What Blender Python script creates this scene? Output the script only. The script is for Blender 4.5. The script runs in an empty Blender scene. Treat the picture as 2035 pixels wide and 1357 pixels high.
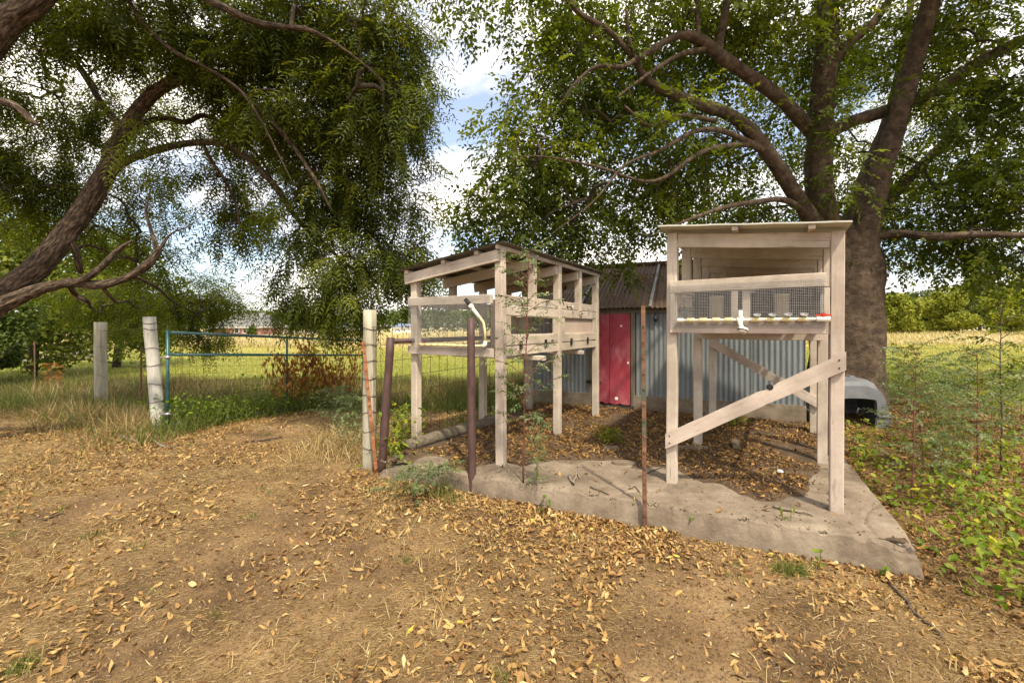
import bpy, bmesh, math, random
import numpy as np
from mathutils import Vector, Matrix, noise as mnoise

random.seed(7)
R = np.random.RandomState(11)
SC = bpy.context.scene
COL = SC.collection
rad = math.radians

# ------------------------------------------------------------------ camera, sky, sun, exposure
CAMH, F, CU, CV = 1.40, 870.0, 1017.5, 650.0     # metres, focal length and horizon in photo pixels
cam_d = bpy.data.cameras.new('camera')
cam = bpy.data.objects.new('camera', cam_d); COL.objects.link(cam)
cam.location = (0, 0, CAMH); cam.rotation_euler = (rad(90), 0, 0)
cam_d.sensor_width = 36; cam_d.lens = F / 2035 * 36; cam_d.shift_y = -28.5 / 2035
cam_d.clip_start = .05; cam_d.clip_end = 3000
SC.camera = cam

SUN_EL, SUN_AZ = 57.0, 161.0                     # sun high behind the camera, a little to its right (azimuth from +Y, clockwise)
world = bpy.data.worlds.new('World'); SC.world = world; world.use_nodes = True
wn, wl = world.node_tree.nodes, world.node_tree.links
wn.clear()
wo = wn.new('ShaderNodeOutputWorld'); bg = wn.new('ShaderNodeBackground')
sky = wn.new('ShaderNodeTexSky'); sky.sky_type = 'NISHITA'; sky.sun_disc = False
sky.sun_elevation = rad(SUN_EL); sky.sun_rotation = rad(SUN_AZ)
sky.air_density = 1.0; sky.dust_density = 2.5; sky.ozone_density = 1.0
tc = wn.new('ShaderNodeTexCoord'); mp = wn.new('ShaderNodeMapping'); mp.inputs['Scale'].default_value = (1, 1, 2.2)
mp.inputs['Location'].default_value = (3.1, .4, .2)
cn = wn.new('ShaderNodeTexNoise'); cn.inputs['Scale'].default_value = 2.3; cn.inputs['Detail'].default_value = 9
cn.inputs['Roughness'].default_value = .55; cn.inputs['Distortion'].default_value = .25
cr = wn.new('ShaderNodeValToRGB'); cr.color_ramp.elements[0].position = .42; cr.color_ramp.elements[1].position = .60; cr.color_ramp.elements[0].color = (.12, .12, .12, 1)
mixc = wn.new('ShaderNodeMixRGB'); mixc.inputs['Color2'].default_value = (7.2, 6.6, 5.9, 1)
wl.new(tc.outputs['Generated'], mp.inputs['Vector']); wl.new(mp.outputs['Vector'], cn.inputs['Vector'])
wl.new(cn.outputs['Fac'], cr.inputs['Fac']); wl.new(cr.outputs['Color'], mixc.inputs['Fac'])
wl.new(sky.outputs['Color'], mixc.inputs['Color1']); wl.new(mixc.outputs['Color'], bg.inputs['Color'])
wl.new(bg.outputs['Background'], wo.inputs['Surface'])
bg.inputs['Strength'].default_value = .15

sun_d = bpy.data.lights.new('sun', 'SUN'); sun_d.energy = 2.8; sun_d.angle = rad(2); sun_d.color = (1, .89, .70)
sun = bpy.data.objects.new('sun', sun_d); COL.objects.link(sun)
_el, _az = rad(SUN_EL), rad(SUN_AZ)
SUNV = Vector((math.sin(_az) * math.cos(_el), math.cos(_az) * math.cos(_el), math.sin(_el)))
sun.rotation_euler = (-SUNV).to_track_quat('-Z', 'Y').to_euler()

SC.view_settings.view_transform = 'Standard'; SC.view_settings.look = 'None'
SC.view_settings.exposure = 1.02; SC.view_settings.gamma = 1
SC.render.engine = 'CYCLES'
SC.cycles.use_denoising = True
SC.cycles.max_bounces = 6; SC.cycles.diffuse_bounces = 3; SC.cycles.transmission_bounces = 4
SC.cycles.caustics_reflective = False; SC.cycles.caustics_refractive = False

# ------------------------------------------------------------------ helpers
def at(u, v, Y):
    """point of the place seen at photo pixel (u, v), Y metres away"""
    return Vector(((u - CU) / F * Y, Y, CAMH - (v - CV) / F * Y))

def tag(o, label=None, cat=None, group=None, kind=None):
    if label: o['label'] = label
    if cat: o['category'] = cat
    if group: o['group'] = group
    if kind: o['kind'] = kind
    return o

def empty(name, loc=(0, 0, 0), rz=0):
    o = bpy.data.objects.new(name, None); COL.objects.link(o)
    o.location = loc; o.rotation_euler = (0, 0, rz); o.empty_display_size = .2
    return o

def link(name, me, mat=None, parent=None, loc=None, rot=None):
    o = bpy.data.objects.new(name, me); COL.objects.link(o)
    if mat is not None and not me.materials: me.materials.append(mat)
    if parent is not None: o.parent = parent
    if loc is not None: o.location = loc
    if rot is not None: o.rotation_euler = rot
    return o

class MB:
    def __init__(s): s.v = []; s.f = []
    def add(s, vs, fs):
        n = len(s.v); s.v += [tuple(p) for p in vs]; s.f += [tuple(i + n for i in f) for f in fs]; return s
    def box(s, lo, hi):
        x0, y0, z0 = lo; x1, y1, z1 = hi
        return s.add([(x0,y0,z0),(x1,y0,z0),(x1,y1,z0),(x0,y1,z0),(x0,y0,z1),(x1,y0,z1),(x1,y1,z1),(x0,y1,z1)],
                     [(0,3,2,1),(4,5,6,7),(0,1,5,4),(1,2,6,5),(2,3,7,6),(3,0,4,7)])
    def tube(s, pts, rads, n=10, cap=True):
        pts = [Vector(p) for p in pts]
        if not hasattr(rads, '__len__'): rads = [rads] * len(pts)
        ref = None; rings = []
        for i, p in enumerate(pts):
            t = (pts[min(i + 1, len(pts) - 1)] - pts[max(i - 1, 0)])
            if t.length < 1e-9: t = Vector((0, 0, 1))
            t.normalize()
            if ref is None:
                ref = t.cross(Vector((.31, .95, .11)))
                if ref.length < .1: ref = t.cross(Vector((1, 0, 0)))
            ref = (ref - t * ref.dot(t)).normalized(); bi = t.cross(ref)
            rings.append([p + (ref * math.cos(a) + bi * math.sin(a)) * rads[i] for a in [2 * math.pi * k / n for k in range(n)]])
        vs = [q for r in rings for q in r]; fs = []
        for i in range(len(rings) - 1):
            for k in range(n):
                fs.append((i*n+k, i*n+(k+1) % n, (i+1)*n+(k+1) % n, (i+1)*n+k))
        if cap:
            fs.append(tuple(range(n - 1, -1, -1))); m = (len(rings) - 1) * n; fs.append(tuple(m + k for k in range(n)))
        return s.add(vs, fs)
    def lathe(s, prof, c=(0, 0, 0), n=20, axis='Z'):
        vs = []; fs = []
        for (r, z) in prof:
            for k in range(n):
                a = 2 * math.pi * k / n; p = (r * math.cos(a), r * math.sin(a), z)
                if axis == 'Y': p = (p[0], p[2], p[1])
                if axis == 'X': p = (p[2], p[0], p[1])
                vs.append((p[0] + c[0], p[1] + c[1], p[2] + c[2]))
        for i in range(len(prof) - 1):
            for k in range(n): fs.append((i*n+k, i*n+(k+1) % n, (i+1)*n+(k+1) % n, (i+1)*n+k))
        fs.append(tuple(range(n - 1, -1, -1))); m = (len(prof) - 1) * n; fs.append(tuple(m + k for k in range(n)))
        return s.add(vs, fs)
    def build(s, name, mat=None, parent=None, smooth=False, loc=None, rot=None):
        me = bpy.data.meshes.new(name); me.from_pydata(s.v, [], s.f); me.validate()
        if smooth: me.polygons.foreach_set('use_smooth', [True] * len(me.polygons))
        me.update()
        return link(name, me, mat, parent, loc, rot)

def np_mesh(name, verts, tris, mat=None, parent=None, tint=None, smooth=False, k=3):
    verts = np.asarray(verts, np.float32); tris = np.asarray(tris, np.int32)
    me = bpy.data.meshes.new(name)
    me.vertices.add(len(verts)); me.vertices.foreach_set('co', verts.ravel())
    me.loops.add(tris.size); me.loops.foreach_set('vertex_index', tris.ravel())
    me.polygons.add(len(tris)); me.polygons.foreach_set('loop_start', np.arange(0, tris.size, k, dtype=np.int32))
    try: me.polygons.foreach_set('loop_total', np.full(len(tris), k, np.int32))
    except Exception: pass
    if tint is not None:
        a = me.attributes.new('tint', 'FLOAT', 'FACE'); a.data.foreach_set('value', np.asarray(tint, np.float32))
    if smooth: me.polygons.foreach_set('use_smooth', np.ones(len(tris), bool))
    me.update(calc_edges=True); me.validate()
    return link(name, me, mat, parent)

def rotm(yaw, pitch, roll):
    cy, sy, cp, sp, cr_, sr = np.cos(yaw), np.sin(yaw), np.cos(pitch), np.sin(pitch), np.cos(roll), np.sin(roll)
    m = np.empty((len(yaw), 3, 3))
    m[:,0,0] = cy*cp; m[:,0,1] = cy*sp*sr - sy*cr_; m[:,0,2] = cy*sp*cr_ + sy*sr
    m[:,1,0] = sy*cp; m[:,1,1] = sy*sp*sr + cy*cr_; m[:,1,2] = sy*sp*cr_ - cy*sr
    m[:,2,0] = -sp;   m[:,2,1] = cp*sr;             m[:,2,2] = cp*cr_
    return m

def scatter(tv, tf, pos, rot, scale, pick=None, tint=None):
    """tv (T,V,3) templates with common faces tf; returns verts, tris, per-face tint"""
    tv = np.asarray(tv, float); tf = np.asarray(tf)
    if tv.ndim == 2: tv = tv[None]
    n = len(pos)
    if n == 0: return np.zeros((0, 3)), np.zeros((0, 3), int), np.zeros(0)
    if pick is None: pick = R.randint(0, len(tv), n)
    sc = np.asarray(scale).reshape(n, 1, -1)
    V = np.einsum('nij,nvj->nvi', rot, tv[pick] * sc) + pos[:, None, :]
    nv = tv.shape[1]
    Fc = tf[None] + (np.arange(n) * nv)[:, None, None]
    t = np.repeat(R.rand(n) if tint is None else tint, len(tf))
    return V.reshape(-1, 3), Fc.reshape(-1, tf.shape[1]), t

def merge(parts):
    vs, fs, ts = [], [], []; n = 0
    for v, f, t in parts:
        vs.append(v); fs.append(f + n); ts.append(t); n += len(v)
    return np.concatenate(vs), np.concatenate(fs), np.concatenate(ts)

def beam(name, p0, p1, w, t, mat, parent=None, up=(0, 0, 1), ch=.004, wob=.0015, roll=0):
    """a board from p0 to p1: w measured along 'up', t across it; edges eased, ends a little uneven"""
    p0, p1 = Vector(p0), Vector(p1); d = p1 - p0; L = d.length; x = d.normalized()
    up = Vector(up); z = (up - x * up.dot(x))
    if z.length < 1e-4: z = Vector((0, 1, 0))
    z.normalize(); y = z.cross(x)
    M = Matrix((x, y, z)).transposed().to_4x4()
    if roll: M = M @ Matrix.Rotation(roll, 4, 'X')
    M.translation = p0
    a, b = t / 2, w / 2
    sec = [(-a+ch,-b),(a-ch,-b),(a,-b+ch),(a,b-ch),(a-ch,b),(-a+ch,b),(-a,b-ch),(-a,-b+ch)]
    n = max(2, int(L / .3) + 1); m = MB(); vs = []; fs = []
    for i in range(n + 1):
        xx = L * i / n; oy, oz = random.uniform(-wob, wob), random.uniform(-wob, wob)
        for (yy, zz) in sec: vs.append((xx + (random.uniform(-wob, wob) if i in (0, n) else 0), yy + oy, zz + oz))
    for i in range(n):
        for k in range(8): fs.append((i*8+k, i*8+(k+1) % 8, (i+1)*8+(k+1) % 8, (i+1)*8+k))
    fs.append(tuple(range(7, -1, -1))); fs.append(tuple(n*8 + k for k in range(8)))
    m.add(vs, fs)
    me = bpy.data.meshes.new(name); me.from_pydata(m.v, [], m.f); me.update()
    o = link(name, me, mat, parent); o.matrix_local = M
    return o

# ------------------------------------------------------------------ materials
def ramp(nt, stops):
    r = nt.nodes.new('ShaderNodeValToRGB'); e = r.color_ramp.elements
    while len(e) < len(stops): e.new(.5)
    for i, (p, c) in enumerate(stops): e[i].position = p; e[i].color = (*c, 1)
    return r

def surf_mat(name, stops, scale=6, stretch=(1, 1, 1), rough=.85, bump=.3, bscale=None, bstretch=None, detail=8, metal=0,
             spots=None, sscale=3, smin=.6, smax=.68, rvar=0, spec=.3, coord='Object', bdist=.01, cracks=None):
    """colour from stretched noise, optional second colour in spots of wear, fine bump"""
    m = bpy.data.materials.new(name); m.use_nodes = True; nt = m.node_tree; N, L = nt.nodes, nt.links
    b = N['Principled BSDF']; b.inputs['Roughness'].default_value = rough; b.inputs['Metallic'].default_value = metal
    b.inputs['Specular IOR Level'].default_value = spec
    c = N.new('ShaderNodeTexCoord'); oi = N.new('ShaderNodeObjectInfo')
    off = N.new('ShaderNodeVectorMath'); off.operation = 'MULTIPLY_ADD'
    cmb = N.new('ShaderNodeCombineXYZ')
    for k in range(3): L.new(oi.outputs['Random'], cmb.inputs[k])
    L.new(cmb.outputs[0], off.inputs[0]); off.inputs[1].default_value = (17, 31, 23)
    if coord == 'bk':
        ba = N.new('ShaderNodeAttribute'); ba.attribute_name = 'bk'; L.new(ba.outputs['Vector'], off.inputs[2])
    else: L.new(c.outputs[coord], off.inputs[2])
    def noise(sc, st, det=8, ro=.6):
        mpn = N.new('ShaderNodeMapping'); mpn.inputs['Scale'].default_value = st
        L.new(off.outputs[0], mpn.inputs['Vector'])
        n = N.new('ShaderNodeTexNoise'); n.inputs['Scale'].default_value = sc; n.inputs['Detail'].default_value = det
        n.inputs['Roughness'].default_value = ro
        L.new(mpn.outputs[0], n.inputs['Vector']); return n
    n1 = noise(scale, stretch, detail, .65); r1 = ramp(nt, stops); L.new(n1.outputs['Fac'], r1.inputs['Fac'])
    colr = r1.outputs['Color']
    if spots:
        n2 = noise(sscale, stretch, 10, .7)
        r2 = ramp(nt, [(smin, (0, 0, 0)), (smax, (1, 1, 1))]); L.new(n2.outputs['Fac'], r2.inputs['Fac'])
        mx = N.new('ShaderNodeMixRGB'); mx.inputs['Color2'].default_value = (*spots, 1)
        L.new(r2.outputs['Color'], mx.inputs['Fac']); L.new(colr, mx.inputs['Color1']); colr = mx.outputs['Color']
    if cracks:                                                    # fine checks along the grain, and grey water stains
        n4 = noise(9, (.22, 9, 9), 5, .6); r4 = ramp(nt, [(.655, (0, 0, 0)), (.70, (1, 1, 1))]); L.new(n4.outputs['Fac'], r4.inputs['Fac'])
        mx4 = N.new('ShaderNodeMixRGB'); mx4.inputs['Color2'].default_value = (*cracks, 1); L.new(r4.outputs['Color'], mx4.inputs['Fac']); L.new(colr, mx4.inputs['Color1'])
        n5 = noise(2.2, (1, 1, 1), 6, .65); r5 = ramp(nt, [(.4, (.72, .71, .70)), (.62, (1.06, 1.06, 1.06))]); L.new(n5.outputs['Fac'], r5.inputs['Fac'])
        mx5 = N.new('ShaderNodeMixRGB'); mx5.blend_type = 'MULTIPLY'; mx5.inputs['Fac'].default_value = 1; L.new(mx4.outputs['Color'], mx5.inputs['Color1']); L.new(r5.outputs['Color'], mx5.inputs['Color2']); colr = mx5.outputs['Color']
    L.new(colr, b.inputs['Base Color'])
    if bump:
        n3 = noise(bscale or scale * 5, bstretch or stretch, 8, .7)
        bp = N.new('ShaderNodeBump'); bp.inputs['Strength'].default_value = bump; bp.inputs['Distance'].default_value = bdist
        L.new(n3.outputs['Fac'], bp.inputs['Height']); L.new(bp.outputs['Normal'], b.inputs['Normal'])
    return m

def leaf_mat(name, stops, trans=.4, rough=.55, tr_tint=(1.25, 1.3, .6), spec=.3):
    m = bpy.data.materials.new(name); m.use_nodes = True; nt = m.node_tree; N, L = nt.nodes, nt.links
    b = N['Principled BSDF']; b.inputs['Roughness'].default_value = rough; b.inputs['Specular IOR Level'].default_value = spec
    a = N.new('ShaderNodeAttribute'); a.attribute_name = 'tint'
    r = ramp(nt, stops); L.new(a.outputs['Fac'], r.inputs['Fac']); L.new(r.outputs['Color'], b.inputs['Base Color'])
    if trans:
        t = N.new('ShaderNodeBsdfTranslucent'); mul = N.new('ShaderNodeMixRGB'); mul.blend_type = 'MULTIPLY'
        mul.inputs['Fac'].default_value = 1; mul.inputs['Color2'].default_value = (*tr_tint, 1)
        L.new(r.outputs['Color'], mul.inputs['Color1']); L.new(mul.outputs['Color'], t.inputs['Color'])
        mx = N.new('ShaderNodeMixShader'); mx.inputs['Fac'].default_value = trans
        L.new(b.outputs[0], mx.inputs[1]); L.new(t.outputs[0], mx.inputs[2])
        L.new(mx.outputs[0], N['Material Output'].inputs['Surface'])
    return m

M = {}
M['paint'] = surf_mat('painted_wood', [(.3, (.475, .398, .312)), (.55, (.55, .472, .376)), (.75, (.60, .522, .42))], 4, (.35, 2, 2), .75, .35, 12, (.15, 4, 4),
                      spots=(.3, .22, .16), sscale=6, smin=.68, smax=.76, cracks=(.17, .125, .09))
M['paint_worn'] = surf_mat('worn_painted_wood', [(.3, (.45, .365, .292)), (.55, (.54, .45, .368)), (.75, (.60, .51, .423))], 4, (.35, 2, 2), .8, .5, 12, (.15, 4, 4),
                      spots=(.26, .19, .135), sscale=4, smin=.60, smax=.70, cracks=(.12, .085, .06))
M['ply'] = surf_mat('painted_panel', [(.3, (.42, .33, .26)), (.7, (.5, .4, .32))], 3, (1, 1, 1), .8, .2, 30)
M['weathered'] = surf_mat('weathered_post_wood', [(.3, (.22, .2, .14)), (.5, (.38, .35, .255)), (.7, (.5, .47, .37))], 6, (3, 3, .22), .9, .6, 14, (4, 4, .15),
                      spots=(.12, .09, .055), sscale=7, smin=.62, smax=.72)
M['greypost'] = surf_mat('grey_post_wood', [(.3, (.34, .33, .28)), (.5, (.5, .48, .42)), (.7, (.6, .58, .5))], 6, (3, 3, .22), .9, .6, 14, (4, 4, .15),
                      spots=(.2, .17, .12), sscale=7, smin=.62, smax=.72)
M['shadeboard'] = surf_mat('shade_dark_board', [(.3, (.02, .015, .011)), (.7, (.05, .038, .028))], 5, rough=.9, bump=.3)  # near black: the shade inside the cage is put into the board colour
M['oldtimber'] = surf_mat('old_timber', [(.3, (.075, .06, .04)), (.6, (.17, .14, .1)), (.8, (.27, .23, .17))], 7, (.2, 3, 3), .9, .8, 14, (.15, 4, 4))
M['pipe'] = surf_mat('rusted_brown_pipe', [(.3, (.05, .024, .02)), (.6, (.085, .045, .038)), (.8, (.13, .075, .06))], 14, (1, 1, .5), .6, .25, 60,
                     spots=(.3, .26, .23), sscale=22, smin=.7, smax=.76, spec=.45)
M['rust'] = surf_mat('orange_rust', [(.3, (.13, .045, .018)), (.55, (.3, .12, .05)), (.8, (.42, .22, .12))], 16, (1, 1, .4), .85, .5, 60,
                     spots=(.4, .36, .3), sscale=20, smin=.64, smax=.72)
M['darkrust'] = surf_mat('dark_rust', [(.3, (.07, .03, .018)), (.55, (.16, .08, .045)), (.8, (.26, .17, .12))], 16, (1, 1, .4), .85, .5, 60, spots=(.06, .08, .05), sscale=5, smin=.52, smax=.62)
M['gate'] = surf_mat('green_gate_paint', [(.3, (.02, .085, .085)), (.7, (.045, .14, .135))], 8, (1, 1, 1), .35, .1, 50, spec=.6,
                     spots=(.1, .13, .12), sscale=14, smin=.68, smax=.76)
M['galv'] = surf_mat('galvanised_steel', [(.3, (.4, .4, .4)), (.7, (.62, .62, .62))], 20, rough=.35, bump=.1, metal=.8)
M['wire'] = surf_mat('rusty_wire', [(.3, (.03, .018, .012)), (.7, (.1, .06, .04))], 30, rough=.8, bump=0)
M['meshwire'] = surf_mat('grey_mesh_wire', [(.3, (.3, .29, .28)), (.7, (.46, .45, .43))], 30, rough=.5, bump=0, metal=.3)
M['pvc'] = surf_mat('white_pvc', [(.3, (.66, .62, .52)), (.7, (.8, .77, .68))], 9, rough=.35, bump=0, spec=.5, spots=(.4, .34, .24), sscale=9, smin=.66, smax=.76)
M['cpvc'] = surf_mat('cream_pvc', [(.3, (.58, .47, .22)), (.7, (.7, .6, .33))], 9, rough=.4, bump=0, spec=.5)
M['redplastic'] = surf_mat('red_plastic', [(.3, (.45, .04, .02)), (.7, (.58, .07, .04))], 9, rough=.4, bump=0)
M['black'] = surf_mat('black_metal', [(.3, (.012, .011, .01)), (.7, (.03, .027, .024))], 20, rough=.6, bump=.2)
M['concrete'] = surf_mat('concrete', [(.3, (.10, .075, .05)), (.5, (.205, .16, .112)), (.7, (.30, .245, .178))], 2.6, rough=.95, bump=.8, bscale=24,
                     spots=(.10, .074, .05), sscale=2.1, smin=.52, smax=.72, coord='Object', bdist=.012)
M['galvwall'] = surf_mat('weathered_galvanised_sheet', [(.25, (.10, .112, .118)), (.5, (.205, .228, .235)), (.75, (.34, .37, .375))], 2.2, (2.5, 2.5, .35), .55, .15, 30, metal=.35,
                     spots=(.12, .095, .055), sscale=2.2, smin=.52, smax=.68, spec=.4)
M['rustroof'] = surf_mat('brown_rusted_roof_sheet', [(.25, (.06, .036, .022)), (.5, (.125, .078, .05)), (.75, (.21, .155, .11))], 3, (2.5, .6, .6), .75, .3, 30,
                     spots=(.11, .05, .028), sscale=3, smin=.55, smax=.7)
M['silverroof'] = surf_mat('pale_roof_sheet', [(.3, (.17, .17, .16)), (.7, (.33, .33, .31))], 3, (1.5, .6, .6), .6, .2, 30, spots=(.1, .075, .055), sscale=3, smin=.55, smax=.7)
M['reddoor'] = surf_mat('faded_red_paint', [(.25, (.22, .02, .03)), (.5, (.32, .036, .055)), (.8, (.42, .11, .13))], 2.6, (1.3, 1.3, .7), .6, .2, 30,
                     spots=(.44, .17, .18), sscale=3.2, smin=.50, smax=.80, spec=.4)
M['hutchroof'] = surf_mat('dull_hutch_roof_sheet', [(.3, (.09, .085, .075)), (.7, (.2, .19, .17))], 4, rough=.7, bump=.2, spots=(.12, .07, .045), sscale=4, smin=.55, smax=.68)
M['paleroof'] = surf_mat('pale_painted_roof_panel', [(.3, (.42, .42, .35)), (.7, (.55, .54, .46))], 4, rough=.7, bump=.2, spots=(.35, .25, .17), sscale=5, smin=.62, smax=.72)
M['plastic'] = surf_mat('sun_bleached_grey_plastic', [(.3, (.10, .105, .11)), (.7, (.17, .175, .18))], 5, rough=.55, bump=.15, bscale=90, spots=(.27, .25, .22), sscale=2.5, smin=.55, smax=.75)
M['bucket'] = surf_mat('milky_plastic', [(.3, (.5, .48, .4)), (.7, (.66, .64, .56))], 4, rough=.4, bump=0)
M['bark'] = surf_mat('furrowed_bark', [(.36, (.018, .012, .008)), (.5, (.075, .051, .032)), (.64, (.21, .15, .1))], 30, (1.6, 1.6, .36), .95, 1.0, 40, (1.8, 1.8, .4), bdist=.03, coord='bk')
M['bark_smooth'] = surf_mat('smooth_grey_bark', [(.3, (.034, .022, .014)), (.5, (.082, .056, .035)), (.7, (.15, .108, .07))], 9, (1, 1, 1.2), .95, 1.0, 22, (1, 1, 1.6),
                     spots=(.04, .028, .02), sscale=6, smin=.55, smax=.64, bdist=.025, coord='bk')
M['twig'] = surf_mat('twig_bark', [(.3, (.035, .026, .018)), (.7, (.1, .08, .058))], 14, rough=.95, bump=0)
M['stick'] = surf_mat('dead_stick', [(.3, (.13, .1, .07)), (.7, (.3, .25, .19))], 14, (.3, 2, 2), .95, .5, 30)
M['darkstick'] = surf_mat('dark_stick', [(.3, (.045, .03, .022)), (.7, (.13, .095, .07))], 14, (.3, 2, 2), .95, .5, 30)
M['greystick'] = surf_mat('grey_dead_wood', [(.3, (.14, .12, .1)), (.7, (.3, .27, .23))], 14, rough=.95, bump=.3)
M['egg'] = surf_mat('eggshell', [(.3, (.74, .72, .68)), (.7, (.82, .8, .77))], 9, rough=.5, bump=0)
M['stem_red'] = surf_mat('reddish_stem', [(.3, (.12, .035, .03)), (.7, (.2, .08, .06))], 14, rough=.8, bump=0)
M['stem_green'] = surf_mat('green_stem', [(.3, (.1, .11, .035)), (.7, (.18, .19, .06))], 14, rough=.8, bump=0)
M['brick'] = surf_mat('red_brick_wall', [(.3, (.26, .12, .10)), (.7, (.34, .18, .15))], 1.2, rough=.9, bump=0)
M['shingle_grey'] = surf_mat('grey_shingles', [(.3, (.13, .125, .12)), (.7, (.19, .185, .18))], 1.5, rough=.9, bump=0)
M['shingle_blue'] = surf_mat('blue_grey_shingles', [(.3, (.12, .15, .2)), (.7, (.18, .21, .27))], 1.5, rough=.9, bump=0)
M['white'] = surf_mat('white_paint', [(.3, (.7, .69, .66)), (.7, (.8, .79, .77))], 3, rough=.7, bump=0)
M['tanwall'] = surf_mat('tan_wall', [(.3, (.4, .3, .2)), (.7, (.5, .4, .29))], 3, rough=.8, bump=0)
M['darkglass'] = surf_mat('dark_glass', [(.3, (.02, .022, .025)), (.7, (.04, .042, .045))], 3, rough=.15, bump=0, spec=.6)
M['greyfence'] = surf_mat('grey_boards', [(.3, (.28, .24, .18)), (.7, (.42, .37, .3))], 3, rough=.9, bump=0)

M['leaf_left'] = leaf_mat('feathery_leaf', [(0, (.042, .060, .007)), (.4, (.098, .126, .012)), (.75, (.18, .21, .02)), (1, (.3, .31, .035))], .58, tr_tint=(1.5, 1.4, .45))
M['leaf_right'] = leaf_mat('broad_leaf', [(0, (.042, .066, .006)), (.4, (.10, .136, .010)), (.75, (.19, .23, .018)), (1, (.32, .33, .03))], .55, tr_tint=(1.5, 1.4, .45))
M['leaf_back'] = leaf_mat('background_leaf', [(0, (.07, .1, .014)), (.5, (.15, .18, .025)), (1, (.26, .27, .04))], .5)
M['leaf_far_y'] = leaf_mat('far_yellow_green_leaf', [(0, (.14, .16, .016)), (.5, (.25, .27, .028)), (1, (.36, .36, .05))], .35)
M['leaf_far_g'] = leaf_mat('far_green_leaf', [(0, (.05, .08, .016)), (.5, (.09, .13, .024)), (1, (.16, .19, .035))], .35)
M['leaf_weed'] = leaf_mat('grey_green_weed_leaf', [(0, (.07, .11, .035)), (.6, (.14, .185, .075)), (1, (.25, .27, .12))], .35)
M['leaf_vine'] = leaf_mat('bright_vine_leaf', [(0, (.08, .14, .012)), (.5, (.17, .24, .02)), (.85, (.27, .31, .025)), (1, (.42, .37, .03))], .4)
M['leaf_dead'] = leaf_mat('dead_hanging_leaf', [(0, (.22, .085, .018)), (.5, (.38, .17, .035)), (1, (.5, .28, .08))], .35, tr_tint=(1.2, 1, .6))
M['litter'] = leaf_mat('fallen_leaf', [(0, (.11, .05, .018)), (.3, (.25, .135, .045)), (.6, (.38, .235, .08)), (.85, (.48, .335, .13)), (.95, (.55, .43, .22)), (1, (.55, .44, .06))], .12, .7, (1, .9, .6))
M['litter_dark'] = leaf_mat('dark_fallen_leaf', [(0, (.06, .034, .016)), (.4, (.165, .088, .03)), (.75, (.32, .18, .052)), (1, (.5, .31, .09))], .1, .8, (1, .9, .6))
M['grass'] = leaf_mat('green_grass', [(0, (.07, .1, .02)), (.6, (.16, .18, .035)), (1, (.32, .29, .1))], .3)
M['drygrass'] = leaf_mat('dry_grass', [(0, (.2, .13, .05)), (.5, (.38, .27, .11)), (1, (.6, .47, .24))], .25, .7, (1, .9, .6))
M['fieldgrass'] = leaf_mat('sunny_field_grass', [(0, (.2, .21, .03)), (.5, (.33, .31, .06)), (1, (.5, .42, .16))], .3)
M['palegrass'] = leaf_mat('pale_dry_field_grass', [(0, (.32, .28, .1)), (.5, (.5, .42, .2)), (1, (.62, .53, .34))], .25, .7, (1, .9, .6))

# ------------------------------------------------------------------ ground, slab
def smooth01(t): t = np.clip(t, 0, 1); return t * t * (3 - 2 * t)
def vnoise(x, y, s, seed=0):
    """cheap smooth value noise, vectorised"""
    x = np.asarray(x, float) * s + 100 + seed * 7.31; y = np.asarray(y, float) * s + 100 + seed * 3.77
    xi, yi = np.floor(x).astype(int), np.floor(y).astype(int); fx, fy = x - xi, y - yi
    fx = fx * fx * (3 - 2 * fx); fy = fy * fy * (3 - 2 * fy)
    def h(a, b):
        n = (a * 374761393 + b * 668265263 + seed * 982451653) & 0x7fffffff
        n = ((n ^ (n >> 13)) * 1274126177) & 0x7fffffff
        return ((n ^ (n >> 16)) & 0xffff) / 65535.0
    return (h(xi, yi) * (1 - fx) + h(xi + 1, yi) * fx) * (1 - fy) + (h(xi, yi + 1) * (1 - fx) + h(xi + 1, yi + 1) * fx) * fy

def g(x, y):
    x = np.asarray(x, float); y = np.asarray(y, float)
    z = -.205 + .055 * smooth01((y - 3) / 3) - .19 * smooth01((y - 6.6) / 4) * smooth01((1 - x) / 3) + .04 * smooth01((x - 3) / 2)
    z = z + .20 * np.exp(-((x - 5.8) ** 2 + (y - 7.9) ** 2) / 1.6)
    near = np.exp(-np.hypot(x, y) / 30)
    z = z + near * (.035 * (vnoise(x, y, .9, 1) - .5) + .018 * (vnoise(x, y, 3.5, 2) - .5) + .008 * (vnoise(x, y, 11, 3) - .5))
    return z + .5 * (vnoise(x, y, .02, 4) - .5) * smooth01((np.hypot(x, y) - 25) / 60)

SLAB = np.array([(-1.40, 4.62), (2.60, 2.80), (4.36, 6.25), (.46, 7.95)])      # front left, front right, back right, back left
def slab_st(x, y):
    """approximate (s, t) on the slab: 0..1 along the front, 0..1 towards the shed; distance inside the front edge in metres"""
    fl, fr, br, bl = SLAB
    e = fr - fl; n = np.array((-e[1], e[0])) / np.hypot(*e); L = np.hypot(*e)
    px, py = np.asarray(x) - fl[0], np.asarray(y) - fl[1]
    d = px * n[0] + py * n[1]; t = d / 3.85
    le = bl - fl; re = br - fr
    lx = fl[0] + le[0] * t; ly = fl[1] + le[1] * t; rx = fr[0] + re[0] * t; ry = fr[1] + re[1] * t
    s = ((np.asarray(x) - lx) * (rx - lx) + (np.asarray(y) - ly) * (ry - ly)) / ((rx - lx) ** 2 + (ry - ly) ** 2)
    return s, t, d
def in_slab(x, y, m=0.0):
    s, t, d = slab_st(x, y)
    return (s > m / 4) & (s < 1 - m / 4) & (d > m) & (t < 1)
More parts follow.
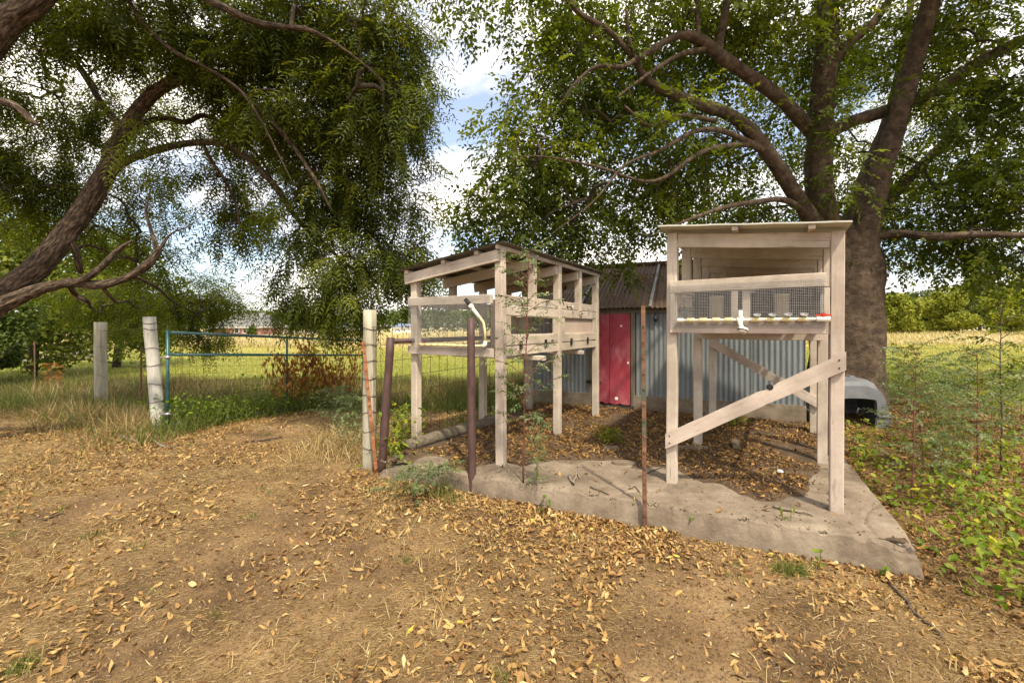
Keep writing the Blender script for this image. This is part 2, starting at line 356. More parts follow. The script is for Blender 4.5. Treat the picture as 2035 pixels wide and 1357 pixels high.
T0S = np.array([0, .2, .35, .5, .62, .72, .80, .88, .93, 1.]); T0T = np.array([.05, .06, .15, .25, .26, .19, .12, .14, .45, .95])
def dirt_z(x, y):
    s, t, d = slab_st(x, y)
    t0 = np.interp(s, T0S, T0T) + .10 * (vnoise(x, y, 3.2, 8) - .5) + .05 * (vnoise(x, y, 9, 9) - .5)
    k = (t - t0) / .10
    return -.02 + .045 * smooth01(k + .45) + .012 * (vnoise(x, y, 6, 5) - .5) * smooth01(k)
def surf(x, y):
    return np.where(in_slab(x, y), np.maximum(.002, dirt_z(x, y)), g(x, y))

def ground_mat():
    m = bpy.data.materials.new('bare_earth_and_field'); m.use_nodes = True; nt = m.node_tree; N, L = nt.nodes, nt.links
    b = N['Principled BSDF']; b.inputs['Roughness'].default_value = .95; b.inputs['Specular IOR Level'].default_value = .15
    c = N.new('ShaderNodeTexCoord'); sx = N.new('ShaderNodeSeparateXYZ'); L.new(c.outputs['Object'], sx.inputs[0])
    def noise(sc, det=8, ro=.6):
        n = N.new('ShaderNodeTexNoise'); n.inputs['Scale'].default_value = sc; n.inputs['Detail'].default_value = det; n.inputs['Roughness'].default_value = ro
        L.new(c.outputs['Object'], n.inputs['Vector']); return n
    n1 = noise(1.6, 10, .68); r1 = ramp(nt, [(.34, (.10, .062, .030)), (.5, (.195, .125, .060)), (.68, (.31, .21, .105))]); L.new(n1.outputs['Fac'], r1.inputs['Fac'])
    n1b = noise(55, 6, .7); r1b = ramp(nt, [(.36, (.38, .33, .28)), (.52, (1, 1, 1)), (.7, (1.25, 1.2, 1.05))]); L.new(n1b.outputs['Fac'], r1b.inputs['Fac'])
    mul = N.new('ShaderNodeMixRGB'); mul.blend_type = 'MULTIPLY'; mul.inputs['Fac'].default_value = .8
    L.new(r1.outputs['Color'], mul.inputs['Color1']); L.new(r1b.outputs['Color'], mul.inputs['Color2'])
    # the field: green mown strip, then pale dry grass
    nf = noise(.16, 6, .6)
    ma = N.new('ShaderNodeMath'); ma.operation = 'MULTIPLY_ADD'; L.new(nf.outputs['Fac'], ma.inputs[0]); ma.inputs[1].default_value = 26; L.new(sx.outputs['Y'], ma.inputs[2])
    mr = N.new('ShaderNodeMapRange'); mr.inputs['From Min'].default_value = 13; mr.inputs['From Max'].default_value = 93; L.new(ma.outputs[0], mr.inputs['Value'])
    rf = ramp(nt, [(0, (.075, .062, .024)), (.10, (.11, .12, .022)), (.2, (.17, .19, .03)), (.34, (.25, .24, .05)), (.5, (.40, .33, .11)), (.8, (.5, .41, .2))])
    L.new(mr.outputs[0], rf.inputs['Fac'])
    nf2 = noise(3.5, 8, .7); rr = ramp(nt, [(.3, (.6, .62, .55)), (.7, (1.1, 1.1, 1.05))]); L.new(nf2.outputs['Fac'], rr.inputs['Fac'])
    mf = N.new('ShaderNodeMixRGB'); mf.blend_type = 'MULTIPLY'; mf.inputs['Fac'].default_value = 1
    L.new(rf.outputs['Color'], mf.inputs['Color1']); L.new(rr.outputs['Color'], mf.inputs['Color2'])
    # where the bare yard ends: behind the fence line
    ne = noise(.9, 5, .6)
    me = N.new('ShaderNodeMath'); me.operation = 'MULTIPLY_ADD'; L.new(ne.outputs['Fac'], me.inputs[0]); me.inputs[1].default_value = 3.0; L.new(sx.outputs['Y'], me.inputs[2])
    mre = N.new('ShaderNodeMapRange'); mre.inputs['From Min'].default_value = 9.2; mre.inputs['From Max'].default_value = 11.0; L.new(me.outputs[0], mre.inputs['Value'])
    mx = N.new('ShaderNodeMixRGB'); L.new(mre.outputs[0], mx.inputs['Fac']); L.new(mul.outputs['Color'], mx.inputs['Color1']); L.new(mf.outputs['Color'], mx.inputs['Color2'])
    L.new(mx.outputs['Color'], b.inputs['Base Color'])
    nb = noise(38, 10, .72); bp = N.new('ShaderNodeBump'); bp.inputs['Strength'].default_value = .8; bp.inputs['Distance'].default_value = .02
    L.new(nb.outputs['Fac'], bp.inputs['Height']); L.new(bp.outputs['Normal'], b.inputs['Normal'])
    return m

def grid_mesh(name, xs, ys, zf, mat):
    X, Y = np.meshgrid(xs, ys); Z = zf(X, Y); nx, ny = len(xs), len(ys)
    V = np.stack([X, Y, Z], -1).reshape(-1, 3)
    i = np.arange(nx - 1)[None] + (np.arange(ny - 1) * nx)[:, None]; i = i.ravel()
    return np_mesh(name, V, np.stack([i, i + 1, i + nx + 1, i + nx], -1), mat, k=4, smooth=True)
_fx = np.geomspace(9, 1600, 45)
xs = np.concatenate([-_fx[::-1], np.linspace(-8.9, 8.9, 240), _fx])
ys = np.concatenate([-np.geomspace(1.2, 300, 20)[::-1], np.linspace(-1, 11, 190), np.geomspace(11.1, 1800, 70)])
ground = grid_mesh('ground', xs, ys, g, ground_mat()); tag(ground, kind='structure')

def build_slab():
    ns, nt_ = 420, 130
    fl, fr, br, bl = SLAB; S = np.linspace(0, 1, ns) ; T = np.linspace(0, 1, nt_) ** 2.0
    s, t = np.meshgrid(S, T)
    P = (fl[None, None] * ((1-s)*(1-t))[..., None] + fr * (s*(1-t))[..., None] + br * (s*t)[..., None] + bl * ((1-s)*t)[..., None])
    x, y = P[..., 0], P[..., 1]
    df = t * 3.85; dr = (1 - s) * 4.35; dl = s * 4.35
    z = .010 * (vnoise(x, y, 1.3, 21) - .5) + .005 * (vnoise(x, y, 12, 22) - .5)
    for d, r0 in ((df, .026), (dr, .02), (dl, .06)):
        r = r0 * (.45 + 1.1 * vnoise(x, y, 6, 23)); k = np.clip(1 - d / r, 0, 1)
        z = z - r * (1 - np.sqrt(np.maximum(0, 1 - k * k))) * .9
    cd = np.hypot(x - fr[0], y - fr[1]); z = z - .085 * smooth01(1 - cd / .26) * (.6 + .8 * vnoise(x, y, 14, 24))
    cl = np.hypot(x - fl[0], y - fl[1]); z = z - .10 * smooth01(1 - cd * 0 - cl / .55)
    z = z - .022 * smooth01((vnoise(x, y, 16, 25) - .5) * 6) * smooth01(1 - df / .07) - .008 * vnoise(x, y, 70, 26) * smooth01(1 - df / .09)          # chipped lip
    z = z - .012 * smooth01(1 - abs(vnoise(x, y, .9, 29) - .5) / .012)              # hairline cracks
    V = np.stack([x, y, z], -1).reshape(-1, 3)
    i = (np.arange(ns - 1)[None] + (np.arange(nt_ - 1) * ns)[:, None]).ravel()
    Q = [np.stack([i, i + 1, i + ns + 1, i + ns], -1)]
    loop = list(range((nt_ - 1) * ns, 0, -ns)) + list(range(0, ns)) + list(range(2 * ns - 1, nt_ * ns, ns))   # left edge, front, right edge
    loop = np.array(loop); c = np.array([1.4, 5.2]); prev = loop; allV = [V]; n = len(V)
    for zz, out in ((-.05, .012), (-.12, .02), (-.2, .028), (-.5, .03)):
        q = V[loop].copy(); dirv = q[:, :2] - c; dirv /= np.linalg.norm(dirv, axis=1)[:, None]
        o = out + .014 * (vnoise(q[:, 0] + zz * 9, q[:, 1] - zz * 7, 9, 27) - .5) + .007 * (vnoise(q[:, 0] + zz * 20, q[:, 1], 30, 28) - .5)
        q[:, :2] += dirv * o[:, None]; q[:, 2] = np.minimum(q[:, 2] - .02, zz)
        idx = np.arange(n, n + len(q)); n += len(q); allV.append(q)
        Q.append(np.stack([prev[:-1], idx[:-1], idx[1:], prev[1:]], -1)); prev = idx
    o = np_mesh('concrete_slab', np.concatenate(allV), np.concatenate(Q), M['concrete'], k=4, smooth=True)
    return tag(o, 'low worn concrete slab with a chipped edge under both hutches', 'slab', kind='structure')
build_slab()

M['dirt'] = surf_mat('dark_leaf_mould', [(.3, (.05, .032, .019)), (.55, (.10, .066, .038)), (.8, (.17, .115, .065))], 9, rough=.95, bump=.8, bscale=45, bdist=.02)
_s, _t = np.meshgrid(np.linspace(.005, .995, 150), np.linspace(.02, 1.0, 130))
_P = (SLAB[0] * ((1-_s)*(1-_t))[..., None] + SLAB[1] * (_s*(1-_t))[..., None] + SLAB[2] * (_s*_t)[..., None] + SLAB[3] * ((1-_s)*_t)[..., None])
_V = np.stack([_P[..., 0], _P[..., 1], dirt_z(_P[..., 0], _P[..., 1])], -1).reshape(-1, 3)
_i = (np.arange(149)[None] + (np.arange(129) * 150)[:, None]).ravel()
tag(np_mesh('soil', _V, np.stack([_i, _i + 1, _i + 151, _i + 150], -1), M['dirt'], k=4, smooth=True), kind='structure')

# ------------------------------------------------------------------ corrugated sheet
def sheet(name, p0, ex, ez, w, h, mat, parent, pitch=.076, amp=.009, hb=None, step=None):
    """corrugated sheet: waves across ex, flutes along ez; hb(x) raises the lower edge, for torn bottoms"""
    p0, ex, ez = Vector(p0), Vector(ex).normalized(), Vector(ez).normalized(); nrm = ex.cross(ez)
    n = int(w / pitch * 6) + 1; rows = 4; vs = []; fs = []
    for j in range(rows + 1):
        for i in range(n + 1):
            x = w * i / n; lo = hb(x) if hb else 0; z = lo + (h - lo) * j / rows
            p = p0 + ex * x + ez * z + nrm * (amp * math.sin(2 * math.pi * x / pitch) + .004 * mnoise.noise((x * 3, z * 2, h)))
            vs.append(p)
    for j in range(rows):
        for i in range(n): a = j * (n + 1) + i; fs.append((a, a + 1, a + n + 2, a + n + 1))
    o = MB().add(vs, fs).build(name, mat, parent, True)
    return o

# ------------------------------------------------------------------ tin shed
def build_shed():
    A = rad(23); ex = Vector((math.cos(A), -math.sin(A), 0)); ey = Vector((math.sin(A), math.cos(A), 0))
    W, D = 4.55, 3.5; org = Vector((4.42, 6.62, 0)) - ex * W      # front left corner
    root = empty('tin_shed', org, -A); tag(root, 'corrugated metal shed with a rusty roof and faded red door', 'shed')
    Z0, ZE, ZR = .20, 1.78, 2.72
    fm = M['concrete']
    def fpart(lo, hi): 
        MB().box(lo, hi).build('foundation', fm, root)
    dx0, dx1 = 1.34, 1.99                                          # door opening along the front
    fpart((-.02, -.04, -.3), (dx0 - .03, .10, Z0 + .015)); fpart((dx1 + .06, -.04, -.3), (W + .02, .10, Z0 + .015))
    fpart((W - .10, .103, -.3), (W + .02, D - .003, Z0 + .015)); fpart((-.02, .103, -.3), (.10, D - .003, Z0 + .015)); fpart((-.02, D, -.3), (W + .02, D + .12, Z0 + .015))
    fpart((dx0 - .027, -.02, -.3), (dx1 + .057, .10, .03))         # threshold
    # front wall
    def torn(seed, k=.05): return lambda x: max(0, k * mnoise.noise((x * 4 + seed, seed * 3.1, 0)))
    x = 0.0; k = 0
    for (a, b) in ((0, .66), (.62, dx0 - .02), (dx1 + .09, 2.62), (2.58, 3.26), (3.22, 3.9), (3.86, W)):
        sheet('metal_sheet', (a, -.012 - .006 * (k % 2), Z0 - .02), (1, 0, 0), (0, 0, 1), b - a, ZE - Z0 - .01, M['galvwall'], root, hb=torn(k)); k += 1
    # right, left and back walls
    for xx, sgn in ((W + .012, 1), (-.012, -1)):
        for j in range(5):
            y0 = D * j / 5; y1 = D * (j + 1) / 5 + .03; pitchz = ZE + (ZR - ZE) * (1 - abs((y0 + y1) / 2 - D / 2) / (D / 2))
            if sgn > 0: sheet('metal_sheet', (xx + .005 * (j % 2), y0, Z0 - .02), (0, 1, 0), (0, 0, 1), y1 - y0, pitchz - Z0 - .12, M['galvwall'], root)
            else: sheet('metal_sheet', (xx - .005 * (j % 2), y1, Z0 - .02), (0, -1, 0), (0, 0, 1), y1 - y0, pitchz - Z0 - .12, M['galvwall'], root)
    for j in range(6): sheet('metal_sheet', (W * (j + 1) / 6 + .02, D + .012 + .006 * (j % 2), Z0 - .02), (-1, 0, 0), (0, 0, 1), W / 6 + .03, ZE - Z0, M['galvwall'], root)
    # roof
    sl = Vector((0, D / 2 + .12, ZR - ZE)).normalized(); Lr = math.hypot(D / 2 + .2, ZR - ZE)
    nsh = 8; w = (W + .3) / nsh
    for j in range(nsh):
        mt = M['rustroof']
        sheet('roof_sheet', (-.15 + w * j - .03, -.17, ZE - .055 + .008 * (j % 2)), (1, 0, 0), sl, w + .05, Lr + .04, mt, root, amp=.011)
        sheet('roof_sheet', (-.15 + w * (j + 1) + .03, D + .17, ZE - .055 + .008 * (j % 2)), (-1, 0, 0), Vector((0, -sl.y, sl.z)), w + .05, Lr + .02, M['rustroof'], root, amp=.011)
    for j in (2, 4):                                                # pale laps between sheets
        q0 = Vector((-.15 + w * j + .03, -.175, ZE - .03)); MB().add([q0, q0 + Vector((.05, 0, 0)), q0 + Vector((.05, 0, 0)) + sl * (Lr), q0 + sl * Lr,
            q0 + Vector((0, 0, .012)), q0 + Vector((.05, 0, .012)), q0 + Vector((.05, 0, .012)) + sl * Lr, q0 + Vector((0, 0, .012)) + sl * Lr],
            [(0,3,2,1),(4,5,6,7),(0,1,5,4),(1,2,6,5),(2,3,7,6),(3,0,4,7)]).build('roof_strip', M['silverroof'], root)
    MB().tube([(-.16, D / 2, ZR + .0), (W + .16, D / 2, ZR + .0)], .05, 8).build('ridge_cap', M['rustroof'], root, True)
    beam('fascia', (-.1, -.03, ZE - .10), (W + .1, -.03, ZE - .10), .09, .03, M['oldtimber'], root)
    # door
    door = MB(); zt = ZE - .145
    def leafp(x0, x1, seed):
        n = 14; vs = []; fs = []
        for i in range(n + 1):
            xx = x0 + (x1 - x0) * i / n
            zb = .05 + max(0, .10 * mnoise.noise((xx * 9 + seed, 3.3, 1))) * (1 if .12 < (xx - dx0) / (dx1 - dx0) < .75 else .2)
            vs += [(xx, -.05, zb), (xx, -.05, zt), (xx, -.015, zb), (xx, -.015, zt)]
        for i in range(n):
            a = i * 4; b = a + 4; fs += [(a, b, b + 1, a + 1), (a + 2, a + 3, b + 3, b + 2), (a, a + 2, b + 2, b), (a + 1, b + 1, b + 3, a + 3)]
        fs += [(0, 1, 3, 2), (n*4, n*4+2, n*4+3, n*4+1)]
        return MB().add(vs, fs)
    dm = (dx0 + dx1) / 2 - .03
    d1 = leafp(dx0, dm - .003, 1).build('door', M['reddoor'], root); tag(d1, 'left half of faded red door with black strap hinges')
    d2 = leafp(dm + .003, dx1, 2).build('door', M['reddoor'], root); tag(d2, 'right half of faded red door with ragged peeling bottom')
    for zz in (.42, 1.26):
        MB().add([(dx0 - .12, -.06, zz - .03), (dx0, -.062, zz - .03), (dx0 + .16, -.062, zz - .004), (dx0 + .16, -.062, zz + .004), (dx0, -.062, zz + .03), (dx0 - .12, -.06, zz + .03),
                  (dx0 - .12, -.051, zz - .03), (dx0, -.051, zz - .03), (dx0 + .16, -.051, zz - .004), (dx0 + .16, -.051, zz + .004), (dx0, -.051, zz + .03), (dx0 - .12, -.051, zz + .03)],
                 [(0,1,4,5),(1,2,3,4),(0,6,7,1),(1,7,8,2),(2,8,9,3),(3,9,10,4),(4,10,11,5),(5,11,6,0)]).build('hinge', M['black'], d1)
    MB().tube([(dm + .04, -.055, 1.05), (dm + .04, -.085, 1.07), (dm + .04, -.085, 1.16), (dm + .04, -.055, 1.18)], .007, 8).build('handle', M['reddoor'], d2, True)
    for (px, pz, r) in ((.2, 1.42, .018), (.32, .78, .02), (.12, .15, .03)):
        MB().lathe([(r, 0), (r * .8, .004)], n=14).build('paint_scar', M['white'], d2, loc=(dm + px, -.0505, pz), rot=(rad(90), 0, 0))
    beam('door_post', (dx1 + .045, -.03, .03), (dx1 + .045, -.03, zt), .07, .04, M['oldtimber'], root, up=(1, 0, 0))
    beam('door_post', (dx0 - .055, -.02, .03), (dx0 - .055, -.02, zt), .05, .04, M['oldtimber'], root, up=(1, 0, 0))
    MB().lathe([(.004, .0), (.012, -.03), (.035, -.06), (.04, -.1), (.02, -.15)], n=12).build('light_fitting', M['darkglass'], root, True, loc=(dx1 + .42, -.07, ZE - .14))
    # debris lying on the front slope of the roof
    n = 1500; px = R.rand(n); rows = R.choice([.28, .5, .72], n) + .10 * R.randn(n) * (R.rand(n) < .6)
    clump = vnoise(px * W, rows * 3, 2.2, 31); keep = clump > .56; px, rows = px[keep], np.clip(rows[keep], .05, .95)
    P = np.stack([px * W, -.17 + rows * Lr * sl.y, ZE - .03 + rows * Lr * sl.z + .012 + .02 * R.rand(len(px))], -1)
    v, f, t = scatter(LEAF_T, LEAF_F, P, rotm(R.rand(len(P)) * 6.28, R.randn(len(P)) * .5 , R.randn(len(P)) * .5), .05 + .03 * R.rand(len(P)))
    tag(np_mesh('roof_debris', v, f, M['litter_dark'], root, t), kind='stuff')
    return root

# fallen leaf shapes: curled, cupped, 8 triangles each
def leaf_templates(n=26, seed=3):
    r = np.random.RandomState(seed); out = []
    for k in range(n):
        c = r.uniform(-2.4, 2.8); cup = r.uniform(-.2, .75); tw = r.uniform(-.9, .9); wd = r.uniform(.34, .56)
        vs = []
        for (s, w) in ((0, 0), (.3, .85), (.66, .75), (1, 0)):
            a = c * (s - .4); x = math.sin(a) / c + .4 if abs(c) > .05 else s; z = (1 - math.cos(a)) / c if abs(c) > .05 else 0
            if w == 0: vs.append((x - .5, 0, z))
            else:
                hw = w * wd / 2; ct, st = math.cos(tw * s), math.sin(tw * s)
                for sd in (-1, 0, 1): vs.append((x - .5, sd * hw * ct * (1 - .3 * abs(cup)), z + (cup * hw * 1.2 if sd else 0) + sd * hw * st))
        vs = [(p[0] + r.uniform(-.07, .07), p[1] * r.uniform(.55, 1.3), p[2] + r.uniform(-.06, .06)) for p in vs]
        out.append(vs)
    fcs = [(0, 2, 1), (0, 3, 2), (1, 2, 5), (1, 5, 4), (2, 3, 6), (2, 6, 5), (4, 5, 7), (5, 6, 7)]
    return np.array(out), np.array(fcs)
LEAF_T, LEAF_F = leaf_templates()
build_shed()

# ------------------------------------------------------------------ hutches
def mesh_panel(name, o, ux, uz, w, h, pitch, r, mat, parent, wob=.0008):
    """woven wire: thin three-sided rods in both directions"""
    o, ux, uz = np.array(o, float), np.array(ux, float), np.array(uz, float); nn = np.cross(ux, uz)
    vs, fs = [], []; n = 0
    def rod(a, b, side):
        nonlocal n
        for p in (a, b):
            for k in range(3):
                an = 2.094 * k; vs.append(p + side * r * math.cos(an) + nn * r * math.sin(an))
        for k in range(3): fs.append((n + k, n + (k + 1) % 3, n + 3 + (k + 1) % 3, n + 3 + k))
        n += 6
    for i in range(int(w / pitch) + 1):
        x = i * pitch + random.uniform(-wob, wob); rod(o + ux * x, o + ux * (x + random.uniform(-wob, wob) * 3) + uz * h, ux)
    for j in range(int(h / pitch) + 1):
        z = j * pitch + random.uniform(-wob, wob); rod(o + uz * z + nn * r, o + uz * (z + random.uniform(-wob, wob) * 3) + ux * w + nn * r, uz)
    ob = np_mesh(name, np.array(vs), np.array(fs), mat, parent, k=4)
    return tag(ob, kind='stuff')

HA = rad(31.5)
def hutch_frame(root, W, L, zl, zr, c0, c1, front_rafter):
    S = .088; P = M['paint']
    zt = lambda x: zl + (zr - zl) * x / W
    nail = []
    for j, y in enumerate((0, L / 2, L)):
        for x in (0, W):
            zb = float(surf(*(root.matrix_basis @ Vector((x, y, 0))).xy)) - .01
            dx = random.uniform(-.012, .012)
            beam('leg', (x + dx, y, zb), (x, y, zt(x) - .02), S, S, M['paint_worn'] if (x and not y) else P, root, up=(1, 0, 0), ch=.006)
    for y in (L / 4, 3 * L / 4):
        for x in (0, W):
            beam('stud', (x, y, c1 - .11), (x, y, zt(x) - .022), S, S * .85, P, root, up=(1, 0, 0), ch=.005)
    for j in range(5):
        y = L * j / 4
        if front_rafter: a, b, yy = -.10, W + .02, y - S / 2 - .021
        else: a, b, yy = S / 2 + .003, W - S / 2 - .003, y - S / 2 + .024
        beam('rafter', (a, yy, zt(a) - .085), (b, yy, zt(b) - .085), .118, .038, P, root)
    return zt

def build_hutch_left():
    W, L = 1.17, 2.70; zl, zr, c0, c1 = 2.05, 2.205, 1.09, 1.735
    root = empty('rabbit_hutch', (-.12 - math.cos(HA) * W, 4.48 + math.sin(HA) * W, 0), -HA)
    tag(root, 'beige wooden hutch on legs by the fence, with hinged side doors showing', 'hutch', 'pair of raised animal hutches')
    bpy.context.view_layer.update()
    zt = hutch_frame(root, W, L, zl, zr, c0, c1, True); P = M['paint']; S = .088
    # roof: purlins along the length, corrugated sheets on top, painted edge strip
    for x in (-.06, W * .42, W * .8):
        beam('purlin', (x, -.10, zt(x) - .008), (x, L + .08, zt(x) - .008), .04, .05, P, root)
    beam('fascia', (W + .03, -.11, zt(W) + .0), (W + .03, L + .09, zt(W) + .0), .045, .03, P, root)
    sl = Vector((W, 0, zr - zl)).normalized()
    for j in range(5):
        sheet('roof_sheet', (-.16, -.13 + (L + .24) / 5 * (j + 1) + .03, zt(-.16) + .022 + .006 * (j % 2)), (0, -1, 0), sl, (L + .24) / 5 + .05, W + .30, M['hutchroof'], root, pitch=.076, amp=.008)
    # cage
    yf = -S / 2 - .021
    beam('rail', (-.045, yf, c1 - .047), (W - .06, yf, c1 - .047), .09, .038, P, root)
    beam('rail', (-.045, yf, c0 + .047), (W - .045, yf, c0 + .047), .09, .038, M['paint_worn'], root)
    beam('rail', (0, L + S / 2 + .02, c1 - .047), (W, L + S / 2 + .02, c1 - .047), .09, .038, P, root)
    beam('rail', (0, L + S / 2 + .02, c0 + .047), (W, L + S / 2 + .02, c0 + .047), .09, .038, P, root)
    mesh_panel('wire_mesh', (-.03, yf - .024, c0 + .05), (1, 0, 0), (0, 0, 1), W - .04, c1 - c0 - .1 + .06, .0127, .0008, M['meshwire'], root)
    mesh_panel('wire_mesh', (.03, L / 2, c0 + .05), (1, 0, 0), (0, 0, 1), W - .04, c1 - c0 - .1, .0254, .0006, M['meshwire'], root)
    mesh_panel('wire_mesh', (-S / 2 - .004, .02, c0 + .05), (0, 1, 0), (0, 0, 1), L - .04, c1 - c0 - .1, .0254, .0006, M['meshwire'], root)
    mesh_panel('wire_mesh', (.0, .0, c0 + .012), (1, 0, 0), (0, 1, 0), W, L, .0254, .0007, M['meshwire'], root)
    for z in (c0 + .047, c1 - .047):
        beam('rail', (-S / 2 - .021, .0, z), (-S / 2 - .021, L, z), .09, .034, P, root)
    beam('joist', (-.02, L * .27, c0 - .045), (W + .13, L * .27, c0 - .045), .05, .09, P, root)
    beam('joist', (-.02, L * .76, c0 - .045), (W + .06, L * .76, c0 - .045), .05, .09, P, root)
    beam('strut', (W * .55, L * .25, c0), (W * .55, L * .25, c1), .088, .04, M['paint_worn'], root, up=(1, 0, 0))
    xs_ = W + .012
    for bay in (0, 1):
        y0 = L / 2 * bay + S / 2 + .003; y1 = L / 2 * (bay + 1) - S / 2 - .003
        beam('side_board', (xs_, y0, c1 - .05), (xs_, y1, c1 - .05), .098, .03, P, root)
        beam('side_board', (xs_, y0, c0 + .058), (xs_, y1, c0 + .058), .105, .03, P, root)
        z0, z1 = c0 + .116, c1 - .105
        door = empty('hutch_door'); door.parent = root
        tag(door, 'side door with a wire mesh window' if bay == 0 else 'side door with a solid painted panel')
        for zz, ww in ((z1 - .055, .105), (z0 + .055, .105)):
            beam('door_rail', (xs_ + .008, y0 + .004, zz), (xs_ + .008, y1 - .004, zz), ww, .026, P, door)
        sw = .10
        for yy in (y0 + sw / 2 + .006, y1 - sw / 2 - .006):
            beam('door_stile', (xs_ + .006, yy, z0 + .111), (xs_ + .006, yy, z1 - .111), sw, .026, P, door, up=(0, 1, 0))
        wy0, wy1, wz0, wz1 = y0 + sw + .01, y1 - sw - .01, z0 + .108, z1 - .108
        for (q0, q1, up) in (((wy0, wz0), (wy1, wz0), (0, 0, 1)), ((wy0, wz1), (wy1, wz1), (0, 0, 1)), ((wy0, wz0), (wy0, wz1), (0, 1, 0)), ((wy1, wz0), (wy1, wz1), (0, 1, 0))):
            beam('bead', (xs_ + .005, q0[0], q0[1]), (xs_ + .005, q1[0], q1[1]), .018, .02, P, door, up=up, ch=.003)
        if bay == 0:
            mesh_panel('wire_mesh', (xs_ - .012, wy0, wz0), (0, 1, 0), (0, 0, 1), wy1 - wy0, wz1 - wz0, .0127, .00055, M['wire'], door)
        else:
            MB().box((xs_ - .016, wy0 - .05, wz0 - .05), (xs_ - .007, wy1 + .05, wz1 + .05)).build('panel', M['ply'], door)
            MB().tube([(xs_ + .02, (y0 + y1) / 2 - .05, z1 - .045), (xs_ + .045, (y0 + y1) / 2 - .03, z1 - .035), (xs_ + .05, (y0 + y1) / 2 + .02, z1 - .04), (xs_ + .02, (y0 + y1) / 2 + .05, z1 - .05)], .008, 8).build('handle', M['galv'], door, True)
        for fr in (.25, .72):
            yy = y0 + (y1 - y0) * fr
            MB().box((xs_ + .0225, yy - .03, z0 - .045), (xs_ + .027, yy + .03, z0 + .045)).tube([(xs_ + .028, yy - .03, z0), (xs_ + .028, yy + .03, z0)], .006, 6).build('hinge', M['black'], door)
            MB().tube([(xs_ + .024, yy + .03, z1 + .06), (xs_ + .034, yy + .03, z1 + .045), (xs_ + .034, yy + .03, z1 - .035), (xs_ + .024, yy + .03, z1 - .05)], .005, 6).box((xs_ + .0225, yy + .02, z1 + .045), (xs_ + .026, yy + .04, z1 + .075)).build('hook', M['galv'], door)
    return root, W, L, c0, c1, yf

